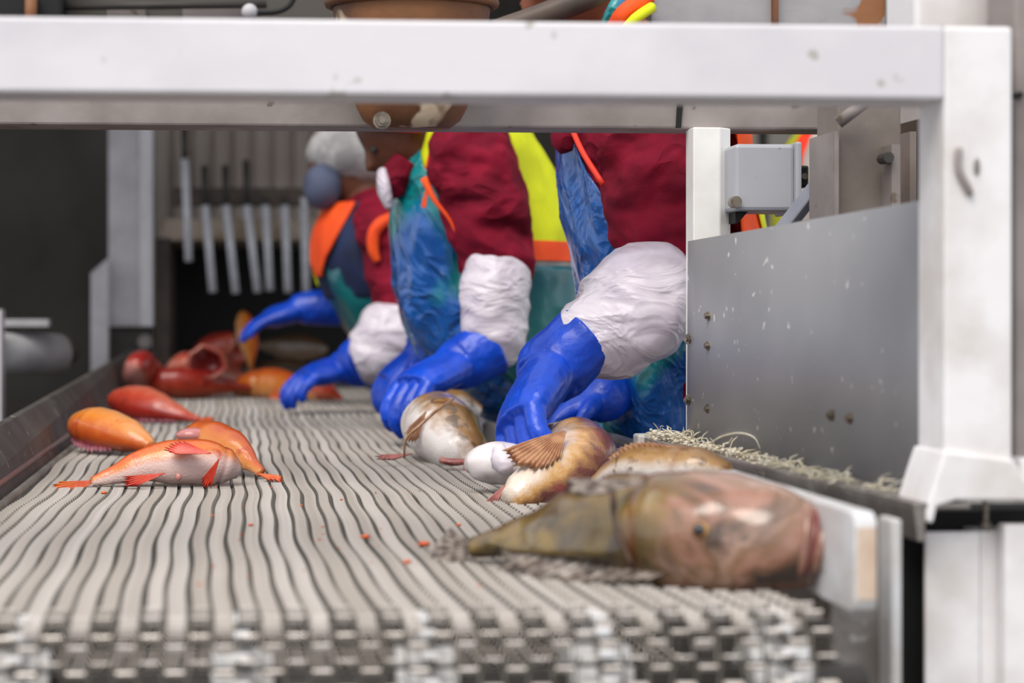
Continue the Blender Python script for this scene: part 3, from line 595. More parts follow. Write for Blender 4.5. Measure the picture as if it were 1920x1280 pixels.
class Fish:
    def __init__(s, label, pts, D, prof, m, cat_='fish', group=None, nose=.3, opening=0, bump=.03, seed=1, NA=28, NL=44, gill=.72, name='fish', ledge=None, bulges=()):
        s.root = empty(name, pts[len(pts)//2], label, cat_, group)
        P_ = cat([V(p) for p in pts], 16); cum = [0]
        for i in range(1, len(P_)): cum.append(cum[-1] + (P_[i]-P_[i-1]).length)
        s.P = []; k = 0
        for i in range(81):
            q = cum[-1]*i/80
            while k < len(P_)-2 and cum[k+1] < q: k += 1
            s.P.append(P_[k].lerp(P_[k+1], (q-cum[k])/max(1e-9, cum[k+1]-cum[k])))
        s.D = D if isinstance(D, list) else [D, D]; s.prof = prof; s.seed = seed
        rs, at = [], []
        for i in range(NL+1):
            u = i/NL
            r, a_ = [], []
            for j in range(NA):
                a = 2*PI*j/NA; p = s.at(u, a)
                v = (1 - cos(a))/2
                g = math.exp(-((u-gill)/.012)**2)
                p = p + (p - s.c(u))*( bump*nz(p, 22, seed) - .05*g + .035*sstep(gill-.005, gill-.03, u)*sstep(gill-.12, gill-.03, u))
                for bc, br, ba in bulges:
                    k_ = math.exp(-((p-bc).length/br)**2); p = p + (p-s.c(u)).normalized()*ba*k_; v = lerp(v, 1.15, min(1, 1.25*k_))
                if ledge and p.y < s.c(u).y:
                    py = CY - (p.z-CAMZ)*F/p.y; k_ = math.exp(-((py - lerp(ledge[0], ledge[1], u) + 6*nz(p, 18))/ledge[2])**2)
                    p = p + V((0, -1, -.35))*ledge[3]*k_*sstep(.04, .14, u)*(1-sstep(.42, .56, u))
                r.append(p); at_ = (u, v, g*.35, 1); a_.append(at_)
            rs.append(r); at += a_
        if opening:
            last = rs[-1]; c = s.c(1); t = (s.c(1)-s.c(.97)).normalized()
            for k, (q, dd) in enumerate(((1.12, .004), (1.05, .012), (.86, .010), (.74, -.004), (.6, -.02), (.3, -.035))):
                rs.append([c + (p-c)*q*(1+.22*nz(p, 30, seed+2)) + t*(dd + .012*sin(1.7*seed + 2*PI*i_/NA)) for i_, p in enumerate(last)]); at += [(1, 1, [.2, .5, .8, 1, 1, 1][k], 1)]*NA
        b = MB(); b.rings(rs, True, at); s.body = b.build('body', m, s.root, smooth=True)
    def c(s, u):
        q = u*(len(s.P)-1); i = min(int(q), len(s.P)-2); return s.P[i].lerp(s.P[i+1], q-i)
    def fr(s, u):
        t = (s.c(min(u+.03, 1)) - s.c(max(u-.03, 0))).normalized(); q = u*(len(s.D)-1); i = min(int(q), len(s.D)-2)
        d = V(s.D[i]).lerp(V(s.D[i+1]), q-i); d = (d - t*d.dot(t)).normalized(); return t, d, t.cross(d).normalized()
    def pr(s, u):
        pf = s.prof
        for i in range(len(pf)-1):
            if pf[i+1][0] >= u:
                a, b_ = pf[i], pf[i+1]; t = (u-a[0])/max(1e-6, b_[0]-a[0]); t = t*t*(3-2*t)*.5+t*.5
                return [lerp(a[k], b_[k], t) for k in (1, 2, 3)]
        return pf[-1][1:4]
    def at(s, u, a, k=1):
        t, d, sd_ = s.fr(u); hd, hv, w_ = s.pr(u)
        return s.c(u) + d*cos(a)*(hd if cos(a) > 0 else hv)*k + sd_*sin(a)*w_*k
    def eye(s, u, a, r=.009):
        p = s.at(u, a, .95); n_ = (p - s.c(u)).normalized()
        b = MB(); b.ball(p, r*1.45); e = b.build('eye', M['eyer'], s.root, smooth=True)
        b = MB(); b.ball(p + n_*r*.8, r*.95); b.build('pupil', M['eyew'], e, smooth=True)
    def dorsal(s, u0, u1, a, h, m, name='dorsal_fin', n=14, lean=.5, spiky=.45):
        rows = []; rr = random.Random(5)
        for i in range(n*2+1):
            u = lerp(u0, u1, i/(n*2)); t, d, sd_ = s.fr(u); p = s.at(u, a(u) if callable(a) else a, .95); o = (p - s.c(u)).normalized()
            hh = h*(.35+.65*sin(PI*(i+.5)/(n*2+1)))*(1 if i % 2 == 0 else 1-spiky)*rr.uniform(.85, 1.1)
            rows.append([p + (o - t*lean)*hh*k/4 + sd_*.0015*(1 if i % 2 else -1) for k in range(5)])
        b = MB(); b.grid(rows); return b.build(name, m, s.root, smooth=False, mods=(('solid', .0014),), keepn=True)
    def tail(s, m, L=.05, spread=.7, n=9):
        t, d, sd_ = s.fr(0); return fan(s.c(0)+t*.008, -t+d*spread, -t-d*spread, L, L, n, 'tail_fin', m, s.root, .0015)
    def pec(s, u, a, d0, d1, L0, L1, m, name='pectoral_fin', nr=10, off=1.0, pleat=.002, curl=V((0, 0, 0))):
        return fan(s.at(u, a, off), d0, d1, L0, L1, nr, name, m, s.root, pleat, curl)
PF = [(0, .009, .009, .005), (.1, .012, .012, .007), (.24, .022, .026, .014), (.42, .036, .042, .024), (.6, .043, .048, .030), (.78, .040, .043, .032), (.9, .029, .031, .026), (.97, .016, .018, .016), (1, .007, .008, .008)]
def pf(kh=1, kw=1, src=PF): return [(u, a*kh, b*kh, c*kw) for u, a, b, c in src]
X_, Y_, Z_ = V((1, 0, 0)), V((0, 1, 0)), V((0, 0, 1))

# A: big lingcod at the right front
PL = [(0, .012, .012, .008), (.07, .016, .016, .011), (.17, .027, .028, .020), (.30, .044, .048, .036), (.45, .055, .062, .047), (.58, .062, .067, .056), (.72, .064, .066, .058), (.83, .060, .056, .052), (.90, .053, .045, .044), (.96, .042, .032, .034), (.985, .030, .022, .024), (1, .014, .010, .010)]
A_ = Fish('largest fish, olive-brown with broad head, lying across the near right of the belt',
          [P(885, 1026, 2.12), P(1000, 1006, 2.07), P(1140, 1000, 1.99), P(1300, 1000, 1.93), P(1440, 1008, 1.895), P(1530, 1032, 1.88), P(1566, 1052, 1.87)],
          V((.05, -.5, -.86)), PL, M['fl_ling'], seed=3, NL=80, NA=48, gill=.55, bump=.11, name='lingcod', ledge=(1010, 1062, 15, .018))
def seen(fish, u, py, Yref=None):                     # angle around the body whose point shows at height py from the front
    best = None
    for k in range(180):
        a = 2*PI*k/180; p = fish.at(u, a)
        if p.y > fish.c(u).y: continue
        y = CY - (p.z-CAMZ)*F/p.y
        if best is None or abs(y-py) < best[0]: best = (abs(y-py), a)
    return best[1]
A_.eye(.71, seen(A_, .71, 1000), .0068)
lips = []
for k_, (nm, m_, u_, r_, off) in enumerate((('mouth_line', 'lipr', .915, .0035, .985), ('upper_lip', 'lip', .893, .0055, .97), ('lower_lip', 'lip', .938, .0065, .965))):
    a0_, a1_ = seen(A_, .91, 950), seen(A_, .91, 1090)
    if a1_ - a0_ > PI: a1_ -= 2*PI
    if a0_ - a1_ > PI: a0_ -= 2*PI
    b = MB(); b.tube([A_.at(u_ + .004*t, lerp(a0_, a1_, t/10), off) for t in range(11)], [r_*(.4+.6*sin(PI*(t+.5)/11)) for t in range(11)], 10, 2)
    b.build(nm, M[m_], A_.root, smooth=True)
A_.dorsal(.16, .62, lambda u: seen(A_, u, lerp(1030, 1085, (u-.16)/.46)), .034, M['finb'], n=22, spiky=.5, lean=1.4)
A_.tail(M['finb'], .05, .75)
A_.pec(.58, seen(A_, .58, 905), V((-1, -.1, .02)), V((-.9, -.4, -.18)), .085, .075, M['finb'], off=1.0)
b = MB(); q0 = [A_.at(.49 + .006*t, lerp(seen(A_, .5, 925), seen(A_, .55, 1060), t/10), 1.0) for t in range(11)]
b.tube(q0, .0035, 8, 2); b.build('gill_edge', mat('dark_gill_edge', '5d4634', '4a382b', 40, rough=.5), A_.root, smooth=True)
# B: fish just behind it
B1 = Fish('small tan fish hump just behind the largest fish, below the aluminium ledge',
          [P(1120, 905, 2.62), P(1190, 880, 2.55), P(1260, 880, 2.5), P(1330, 885, 2.46), P(1375, 898, 2.45)],
          V((.0, .2, 1)), [(0, .012, .02, .012), (.2, .024, .03, .025), (.5, .034, .04, .04), (.8, .032, .04, .038), (.95, .02, .03, .025), (1, .01, .01, .01)], M['fl_tan'], seed=9)
B1.eye(.86, PI*1.4, .005)
B1.dorsal(.2, .7, 0.5, .009, M['finp'])
# C: bent cream fish with fan fin
C1 = Fish('cream and maroon-backed fish bent double, fan-shaped fin raised',
          [P(958, 938, 2.78), P(1010, 912, 2.82), P(1070, 884, 2.88), P(1092, 856, 2.97), P(1060, 840, 3.05), P(1000, 845, 3.08)],
          [V((.5, -.3, -.9)), V((.7, -.3, -.3)), V((1, 0, .3)), V((.6, .6, .8)), V((0, .8, .8))],
          [(0, .020, .020, .018), (.07, .032, .034, .030), (.25, .048, .050, .044), (.5, .058, .060, .056), (.75, .054, .056, .054), (.92, .042, .044, .042), (1, .02, .02, .02)], M['fl_cream'], seed=4, gill=.8, NL=60)
C1.pec(.74, PI*1.5, V((-.95, -.15, -.1)), V((-.4, -.6, -.85)), .095, .060, M['finp'], nr=11, off=1.0, pleat=.004) if False else None
o_ = P(1062, 806, 2.86)
fan(o_, P(925, 838, 2.82)-o_, P(1042, 878, 2.80)-o_, .112, .058, 12, 'pectoral_fin', M['finp'], C1.root, .0042, V((0, -.12, -.08)), .05)
fan(P(950, 905, 2.82), V((-.5, -.4, -.9)), V((-.95, -.3, -.75)), .05, .045, 5, 'tail_fin', M['finpk'], C1.root, .002)
b = MB(); b.ball(P(932, 868, 2.96), .042, 24, 16, (1.25, 1, .80)); b.v = [v + V((1, 1, 1))*.004*nz(v, 60) for v in b.v]
b.build('white_belly', M['fl_white'], C1.root, smooth=True, label='swollen white belly')
b = MB(); b.tube([P(935, 840, 2.90), P(945, 870, 2.885), P(952, 890, 2.885)], [.012, .017, .006], 12, 4, disp=lambda t, a, q: .005*nz(q, 90)); b.build('torn_membrane', M['sleeve'], C1.root, smooth=True)
b = MB(); b.tube([P(1000, 880, 2.84), P(992, 893, 2.825), P(982, 905, 2.815)], .004, 8, 3); b.build('bruise', M['lipr'], C1.root, smooth=True)
# D, E: tan fish with white bellies
D1 = Fish('tan fish, glossy white belly turned to the camera, fins splayed on the mesh',
          [P(895, 880, 3.5), P(860, 838, 3.55), P(830, 805, 3.62), P(812, 790, 3.72), P(800, 785, 3.8)],
          V((.85, .6, .35)), [(0, .03, .03, .03), (.15, .050, .055, .05), (.4, .068, .072, .062), (.7, .064, .066, .06), (.9, .045, .05, .045), (1, .02, .02, .02)], M['fl_tanb'], seed=6, NA=64, NL=64, bulges=[(P(792, 838, 3.46), .046, .020), (P(868, 845, 3.42), .040, .022)])
b = MB(); b.tube([P(758, 858, 3.46), P(762, 822, 3.44), P(790, 795, 3.43), P(820, 768, 3.46), P(850, 748, 3.52)], [.002, .0025, .003, .003, .002], 8, 5); b.build('skin_fold', M['finp'], D1.root, smooth=True)
b = MB(); b.tube([P(828, 862, 3.42), P(850, 866, 3.41), P(880, 864, 3.41)], [(.012, .006), (.014, .007), (.008, .005)], 10, 4); b.build('anal_fin', M['finpk'], D1.root, smooth=True)
fan(P(775, 850, 3.5), V((-1, -.1, -.05)), V((-1, -.4, -.25)), .062, .05, 6, 'pelvic_fin', M['finpk'], D1.root)
fan(P(870, 858, 3.4), V((-.1, -.3, -1)), V((.8, -.3, -.8)), .035, .045, 6, 'anal_fin', M['finpk'], D1.root)
fan(P(800, 770, 3.55), V((-.3, -.1, -1)), V((-.8, -.1, -.7)), .06, .05, 7, 'pectoral_fin', M['finp'], D1.root)
E1 = Fish('brown fish with pale lilac belly lying behind the glossy tan one',
          [P(900, 775, 4.3), P(860, 765, 4.3), P(815, 765, 4.28), P(780, 775, 4.22)],
          V((.5, .5, .8)), [(0, .02, .02, .02), (.3, .045, .05, .045), (.7, .05, .055, .05), (.9, .04, .045, .04), (1, .02, .02, .02)], M['fl_tan'], seed=8, NA=48, NL=48, bulges=[(P(768, 788, 4.16), .05, .014)])
fan(P(800, 745, 4.15), V((-1, -.1, -.35)), V((-.9, -.1, -.6)), .09, .07, 6, 'pectoral_fin', M['finpk'], E1.root)

# red rockfish
R1 = Fish('foremost red rockfish, white belly to the camera, tail stretched flat',
          [P(172, 903, 3.12), P(220, 888, 3.12), P(285, 868, 3.12), P(350, 864, 3.12), P(405, 868, 3.13), P(447, 882, 3.14)],
          [V((0, .35, 1)), V((0, .45, .9)), V((.0, .6, .8))], [(0, .008, .008, .005), (.12, .014, .014, .009), (.3, .026, .026, .018), (.55, .037, .040, .030), (.75, .038, .041, .034), (.9, .030, .034, .030), (1, .012, .014, .014)], M['fr_a'], seed=2, gill=.86)
R1.tail(M['finor'], .062, .28, 8)
fan(P(398, 850, 3.055), P(330, 822, 3.1)-P(398, 850, 3.055), P(322, 852, 3.06)-P(398, 850, 3.055), .068, .060, 8, 'pectoral_fin', M['finred'], R1.root, .0015)
fan(P(412, 858, 3.06), P(378, 898, 3.06)-P(412, 858, 3.06), P(395, 915, 3.06)-P(412, 858, 3.06), .045, .050, 6, 'pelvic_fin', M['finred'], R1.root, .0015)
fan(P(312, 886, 3.07), P(238, 893, 3.08)-P(312, 886, 3.07), P(250, 914, 3.07)-P(312, 886, 3.07), .066, .056, 6, 'anal_fin', M['finred'], R1.root, .0015)
b = MB(); b.ball(P(335, 894, 3.075), .006, sc=(.8, .6, 1)); b.build('vent', M['vent'], R1.root, smooth=True)
R2 = Fish('orange rockfish curled behind the foremost one, tail tip pointing right',
          [P(490, 886, 3.25), P(470, 868, 3.28), P(440, 842, 3.32), P(390, 830, 3.38), P(340, 832, 3.45)],
          [V((.6, .1, .7)), V((.5, .2, .8)), V((0, .3, 1))], pf(.95, 1.1), M['fr_b'], seed=5, gill=.8)
fan(P(480, 886, 3.22), P(535, 894, 3.2)-P(480, 886, 3.22), P(500, 897, 3.2)-P(480, 886, 3.22), .05, .035, 5, 'tail_fin', M['finor'], R2.root)
b = MB(); b.ball(P(362, 816, 3.37), .026, 16, 10, (1.2, .8, .55)); b.build('pink_gill', M['vent'], R2.root, smooth=True)
R3 = Fish('plump orange rockfish against the left guard, spiny purple back fin towards camera',
          [P(285, 838, 3.75), P(250, 822, 3.78), P(205, 808, 3.85), P(165, 800, 3.92), P(140, 800, 3.98)],
          V((-.45, -.55, -.7)), pf(1.0, 1.15, [(0, .014, .014, .01), (.08, .022, .024, .016), (.25, .035, .038, .026), (.5, .042, .046, .032), (.72, .041, .044, .034), (.88, .031, .033, .027), (.96, .018, .02, .018), (1, .008, .008, .008)]), M['fr_b'], seed=11, gill=.7)
R3.dorsal(.3, .9, 0, .020, M['finpu'], n=12)
R3.pec(.6, PI*.45, V((1, -.2, .3)), V((1, -.2, -.3)), .05, .045, M['finor'])
R4 = Fish('salmon-red rockfish beside the left guard, behind the plump orange one',
          [P(372, 786, 4.95), P(335, 776, 5.0), P(285, 762, 5.05), P(235, 752, 5.15), P(205, 750, 5.2)],
          V((-.3, -.5, -.7)), pf(1.1, 1.15), M['fr_c'], seed=12, gill=.75)
R4.dorsal(.2, .85, 0, .016, M['finpu'], n=12)
R4.tail(M['finor'], .05, .4)
mat_pk = fishmat('pinkish_rockfish_skin', 'b8302a', 'd8604c', 'e8a098', '8a1c1c', vb=(.25, .8), ns=.4, spott=.52, spots=14)
R5 = Fish('pink-red rockfish propped up at the left end of the far pile',
          [P(345, 725, 6.6), P(310, 712, 6.55), P(280, 702, 6.5), P(262, 690, 6.4), P(256, 680, 6.3)],
          V((.5, -.4, 1)), pf(1.5, 1.5), mat_pk, seed=13)
R6 = Fish('short brick-red rockfish wedged beside the wide-mouthed one',
          [P(300, 725, 6.9), P(325, 708, 6.85), P(345, 690, 6.8), P(352, 678, 6.7)],
          V((1, .2, .3)), pf(1.5, 1.5), M['fr_c'], seed=14)
R7 = Fish('crimson rockfish with wide round open mouth facing the camera',
          [P(470, 715, 7.0), P(440, 700, 6.9), P(412, 690, 6.75), P(395, 684, 6.55), P(388, 682, 6.45)],
          V((0, .1, 1)), pf(1.35, 1.3)[:5] + [(.85, .062, .064, .056), (1, .058, .056, .062)], M['fr_c'], seed=15, opening=.04)
R8 = Fish('dark red rockfish lying along the front of the far pile',
          [P(470, 728, 6.55), P(415, 722, 6.5), P(350, 718, 6.45), P(300, 716, 6.45), P(270, 716, 6.5)],
          V((0, -.3, .9)), pf(1.2, 1.3), M['fr_c'], seed=16)
R9 = Fish('orange rockfish arched at the right end of the far pile, under blue glove',
          [P(598, 748, 6.4), P(570, 732, 6.45), P(520, 718, 6.55), P(465, 722, 6.6), P(435, 735, 6.6)],
          V((.1, .3, 1)), pf(1.25, 1.3), M['fr_b'], seed=17)
R9.pec(.5, PI*1.4, V((.7, -.2, -.8)), V((-.3, -.2, -.8)), .06, .05, M['finor'])
R9.tail(M['finor'], .05, .5)
R10 = Fish('dull brick-red fish head held by the lower blue glove',
          [P(640, 748, 6.1), P(620, 735, 6.1), P(598, 722, 6.1), P(580, 718, 6.1)],
          V((0, .3, 1)), pf(.9, 1), M['fr_c'], seed=18)
R11 = Fish('orange fish hanging dimly in the dark bin',
          [P(470, 690, 8.0), P(468, 650, 8.1), P(460, 610, 8.15), P(455, 585, 8.2)], V((1, 0, 0)), pf(1.0, 1), M['fr_b'], seed=19)
for i, (x, y, dx, dy, Yv, mm, lb) in enumerate(((400, 655, 60, -60, 8.3, 'fr_c', 'reddish fish leaning in the dark bin, nearest its left wall'), (425, 640, 50, 40, 8.4, 'fr_c', 'dark red fish lying high in the bin behind the rods'),
                                   (560, 650, 90, 10, 8.4, 'fl_dim', 'brownish fish lying in the bin beneath the upper blue glove'), (530, 697, 90, -6, 8.2, 'fl_dim', 'brown fish on the bin sill behind the pile'))):
    y = y + (24 if i == 1 else 0)
    Fish(lb, [P(x-dx, y-dy*.6, Yv), P(x-dx*.3, y-dy*.1, Yv), P(x+dx*.3, y+dy*.2, Yv), P(x+dx*.6, y+dy*.5, Yv)], V((0, .2, 1)), pf(1.4, 1.2), M[mm], seed=20+i)
PK = Fish('small pink fish piece gripped by the middle worker\'s far hand', [P(700, 728, 4.9), P(722, 724, 4.9), P(745, 724, 4.9)], V((0, .2, 1)), pf(.55, .7), mat('pink_flesh', 'c98078', 'b3605a', 40, rough=.3, coat=.4), seed=30)
PW = Fish('white-bellied fish lying by the middle worker\'s blue hands', [P(800, 742, 5.6), P(772, 734, 5.6), P(742, 732, 5.62)], V((0, .3, -1)), pf(.8, 1), M['fl_white'], seed=31)
# crumbs on the belt
b = MB(); rnd = random.Random(11)
for px, py, r in [(685, 1008, .005), (795, 1022, .006), (763, 1055, .004), (640, 937, .002), (565, 948, .002), (195, 925, .004), (470, 985, .003), (860, 985, .003)] + [(rnd.uniform(350, 900), rnd.uniform(900, 1100), rnd.uniform(.0008, .002)) for _ in range(26)]:
    Yc = (CAMZ-BZ)*F/(py-CY); b.ball(P(px, py, Yc)+V((0, 0, r*.3)), r, 7, 4, (1.4, 1, .6))
b.build('fish_scraps', M['finor'], smooth=True, kind='stuff', label='tiny orange fish scraps scattered over the mesh belt', cat='scraps')

# ------------------------------------------------------------------ people
def hand(mb, w_, F_, N_, sc=1.0, curl=.6, spread=.12, thumb=1):
    F_ = V(F_).normalized(); N_ = V(N_); N_ = (N_ - F_*N_.dot(F_)).normalized(); S_ = F_.cross(N_).normalized()*thumb
    w_ = V(w_); L = .1*sc
    mb.tube([w_, w_+F_*L*.35, w_+F_*L*.75, w_+F_*L], [(.036*sc, .030*sc), (.044*sc, .028*sc), (.047*sc, .025*sc), (.043*sc, .018*sc)], 14, 3, up=N_)
    for i, (off, ln) in enumerate(((.033, .078), (.012, .088), (-.010, .083), (-.031, .064))):
        p = w_+F_*L*.9+S_*off*sc; d = (F_+S_*off*spread*14).normalized(); pts = [p]; a = curl*.4
        for k, fr_ in enumerate((.42, .32, .26)):
            a += curl*(.3+.35*k); dd = d*cos(a)+N_*sin(a); p = p+dd*ln*fr_*sc; pts.append(p)
        mb.tube(pts, [.0125*sc, .0118*sc, .0108*sc, .0075*sc], 10, 3, up=S_)
    p = w_+F_*L*.22+S_*.032*sc; d = (F_*.7+S_*.75+N_*.25).normalized()
    q = p+d*.045*sc; r = q+(F_*.8+S_*.15+N_*.5).normalized()*.035*sc
    mb.tube([p-d*.01, p+d*.02*sc, q, r], [.015*sc, .0155*sc, .013*sc, .009*sc], 10, 3, up=N_)
def glove(parent, wrist, fwd, nrm, forearm=None, sc=1.25, curl=.6, rc=.05, thumb=1, label=None, name='glove'):
    b = MB(); hand(b, wrist, fwd, nrm, sc, curl, thumb=thumb)
    w_ = V(wrist)
    if forearm: b.tube([V(forearm), V(forearm).lerp(w_, .5), w_, w_+V(fwd).normalized()*.03], [rc, rc*.96, .040*sc, .034*sc], 20, 4, disp=lambda t, a, q: .003*nz(q, 30))
    return b.build(name, M['glove'], parent, mods=(('remesh', .0035), ('smooth', 4), ('disp', .004, .03)), smooth=True, label=label)
def crumple(parent, pts, rad, m, name='sleeve', amp=.012, seed=1, n=56, k=14, label=None):
    b = MB()
    def dp(t, a, q): 
        e = sin(PI*min(1, max(0, t)))
        return amp*(1.1*nz(q, 9, seed) + .45*ridge(V((q.x+q.z*.6, q.y*.6, q.z*1.5)), 13, seed) - .25 + .12*nz(q, 50, seed)) 
    b.tube(pts, rad, n, k, disp=dp)
    return b.build(name, m, parent, smooth=True, label=label)
class Person:
    def __init__(s, label, secs, foot, m_shirt='maroon'):
        s.S = secs; s.root = empty('person', foot, label, 'person')
        s.C = cat([V(P(x, y, Y)) for x, y, Y, a, b_ in secs], 8); s.H = cat([V((a, b_, 0)) for x, y, Y, a, b_ in secs], 8)
    def sec(s, t):
        q = t*(len(s.C)-1); i = min(int(q), len(s.C)-2); return s.C[i].lerp(s.C[i+1], q-i), s.H[i].lerp(s.H[i+1], q-i)
    def pt(s, t, ang, off=0):
        c, h = s.sec(t); a = math.radians(ang); return c + V((-cos(a)*(h.x+off), -sin(a)*(h.y+off), 0))
    def tz(s, py):                                        # t at which the torso centre shows at height py
        return min(range(201), key=lambda i: abs(CY-(s.sec(i/200)[0].z-CAMZ)*F/s.sec(i/200)[0].y-py))/200
    def torso(s, mb, grow=0):
        mb.rings([[s.pt(i/40, 360*j/28, grow) for j in range(28)] for i in range(41)])
    def sheet(s, name, m, y0, y1, a0, a1, off=.02, amp=.008, seed=1, N=40, th=.003, flare=0, freq=9, label=None):
        t0, t1 = s.tz(y0), s.tz(y1); rows = []
        for i in range(N+1):
            f = i/N; t = lerp(t0, t1, f); lo = a0(f) if callable(a0) else a0; hi = a1(f) if callable(a1) else a1; row = []
            for j in range(N+1):
                a = lerp(lo, hi, j/N); p = s.pt(t, a, off + flare*f)
                dd = (p - s.sec(t)[0]); dd.z = 0; dd.normalize()
                row.append(p + dd*amp*(nz(V((p.x, p.y, p.z*.5)), freq, seed)*1.6 + .6*ridge(V((p.x, p.y, p.z*.4)), freq*2, seed+3)-.3))
            rows.append(row)
        b = MB(); b.grid(rows); return b.build(name, m, s.root, smooth=True, mods=(('solid', th),), keepn=True, label=label)
    def body(s, head, hr, neck, arms, hands, face=V((-1, 0, -.3)), skin='skin', legs=True):
        b = MB(); s.torso(b, -.012)
        head, neck = V(head), V(neck)
        b.tube([neck+(neck-head)*.3, neck, head], [.062, .056, .055], 16, 3)
        f = face.normalized(); up = V((0, 0, 1)); up = (up-f*up.dot(f)).normalized(); sd_ = f.cross(up)
        for i in range(1):
            rs = []
            for k in range(15):
                t = k/14; z = cos(PI*t)*hr*1.22; w_ = sin(PI*t)**.7*hr*.82; d = sin(PI*t)**.7*hr*(1.0 if t < .6 else 1-.25*(t-.6))
                rs.append([head+up*z+sd_*w_*cos(2*PI*j/20)+f*d*sin(2*PI*j/20) for j in range(20)])
            b.rings(rs)
        b.tube([head+f*hr*.95+up*hr*.18, head+f*hr*1.16-up*hr*.12, head+f*hr*.98-up*hr*.2], [hr*.1, hr*.17, hr*.12], 8, 2)   # nose
        for sg in (-1, 1): b.ball(head+sd_*sg*hr*.82-up*hr*.02, hr*.2, 8, 6, (.5, .7, 1.2))                                     # ears
        b.tube([head+f*hr*.9-up*hr*.5+sd_*hr*.28, head+f*hr*1.02-up*hr*.5, head+f*hr*.9-up*hr*.5-sd_*hr*.28], hr*.08, 8, 2)     # lips
        for a in arms: b.tube([V(p) for p in a], [.06, .05, .042, .032][:len(a)], 14, 4)
        if legs:
            c, h = s.sec(0)
            for sg in (-1, 1):
                q = c+V((0, sg*.09, 0)); b.tube([q+V((0, 0, .05)), q+V((0, 0, -.1)), V((q.x-.03, q.y, .5)), V((q.x, q.y, .1)), V((q.x-.02, q.y, .06))], [.08, .08, .058, .04, .038], 14, 3)
                b.tube([V((q.x+.05, q.y, .045)), V((q.x-.05, q.y, .04)), V((q.x-.17, q.y, .035))], [.035, .04, .03], 10, 2)
        s.bodyo = b.build('body', M[skin], s.root, smooth=True, mods=(('remesh', .011), ('smooth', 3)))
        for sg in (-1, 1):
            if True:
                bb = MB(); bb.ball(head+f*hr*.86+up*hr*.15+sd_*sg*hr*.33, hr*.11); e = bb.build('eye', M['dark'], s.bodyo, smooth=True)
        if legs:
            b = MB()
            for sg in (-1, 1):
                q = c+V((0, sg*.09, 0)); b.tube([q+V((0, 0, .08)), q+V((0, 0, -.1)), V((q.x-.03, q.y, .5)), V((q.x, q.y, .12))], [.11, .105, .085, .075], 18, 4, disp=lambda t, a, q_: .008*nz(q_, 12))
            b.build('trousers', M['trouser'], s.root, smooth=True, mods=(('remesh', .014), ('smooth', 3)))
            for sg in (-1, 1):
                q = c+V((0, sg*.09, 0)); b = MB(); b.tube([V((q.x, q.y, .3)), V((q.x+.01, q.y, .1)), V((q.x, q.y, .055))], [.062, .055, .055], 14, 3)
                b.tube([V((q.x+.06, q.y, .045)), V((q.x-.05, q.y, .05)), V((q.x-.2, q.y, .04))], [.045, .05, .038], 12, 3)
                b.build('boot', M['boot'], s.root, smooth=True, mods=(('remesh', .012), ('smooth', 2)))
    def shirt(s, arms, m='maroon', amp=.02, tscale=.07):
        b = MB(); s.torso(b, 0)
        for pts, rad in arms:
            b.tube([V(p) for p in pts], rad, 28, 8, disp=lambda t, a, q: .015*ridge(V((q.x*.9+q.z*.9, q.y, q.z*1.3-q.x*.8)), 7, 2)+.006*ridge(V((q.x+q.z, q.y, q.z-q.x)), 16, 5)-.008)
        return b.build('shirt', M[m], s.root, smooth=True, mods=(('remesh', .007), ('smooth', 5), ('disp', amp, tscale)))

# near worker
W2 = Person('nearest worker in maroon shirt and wet blue apron, arm in puffed white plastic sleeve',
            [(1330, 960, 3.55, .15, .17), (1300, 820, 3.55, .15, .17), (1275, 680, 3.53, .155, .17), (1250, 540, 3.52, .155, .18), (1232, 400, 3.5, .155, .185), (1222, 270, 3.5, .155, .19), (1215, 170, 3.5, .13, .17), (1200, 100, 3.5, .08, .1)],
            (P(1330, 600, 3.55).x, 3.55, 0))
sh, el = P(1225, 235, 3.3), P(1272, 545, 3.2)
wr = P(1085, 640, 3.1)
W2.body(P(1075, -62, 3.5), .105, P(1160, 60, 3.5), [[sh, sh.lerp(el, .5), el, wr], [P(1215, 240, 3.68), P(1230, 500, 3.75), P(1200, 650, 3.6), P(1120, 740, 3.5)]], None, face=V((-1, -.1, -.8)))
W2.shirt([([P(1200, 190, 3.36), sh, sh.lerp(el, .5)+V((-.005, 0, 0)), el+V((0, 0, .0)), P(1235, 590, 3.18)], [.075, .092, .093, .078, .05]), ([P(1215, 230, 3.66), P(1230, 500, 3.75), P(1210, 640, 3.62)], [.08, .075, .05])], amp=.022)
W2.sheet('apron', M['apron'], 250, 960, lambda f: -70, lambda f: lerp(14, 45, sstep(0, .25, f)) + 75*sstep(.3, .6, f), .014, .012, 3, N=60)
b = MB(); b.tube([P(1068, 228, 3.30), P(1076, 250, 3.28), P(1095, 290, 3.24), P(1130, 345, 3.2)], .005, 8, 4); b.build('vest_trim', M['red'], W2.root, smooth=True, label='red-orange piping')
W2.sheet('vest', M['orange'], 640, 150, 128, 250, .03, .01, 5, label='orange hi-vis back')
W2.sheet('vest_band', M['yellow'], 640, 300, 150, 175, .036, .008, 5)
b = MB(); b.tube([P(1050, 245, 3.45), P(1055, 262, 3.42), P(1062, 285, 3.42)], [.015, .022, .012], 12, 3); b.build('collar', M['maroon'], W2.root, smooth=True)
b = MB(); b.tube([P(1150, 60, 3.36), P(1170, 25, 3.34), P(1215, -6, 3.36)], [.016]*3, 10, 4); b.build('collar_trim', M['orange'], W2.root, smooth=True, label='orange and yellow collar trim')
b = MB(); b.tube([P(1170, 62, 3.33), P(1190, 36, 3.31), P(1222, 14, 3.34)], [.010]*3, 10, 4); b.build('collar_stripe', M['yellow'], W2.root, smooth=True)
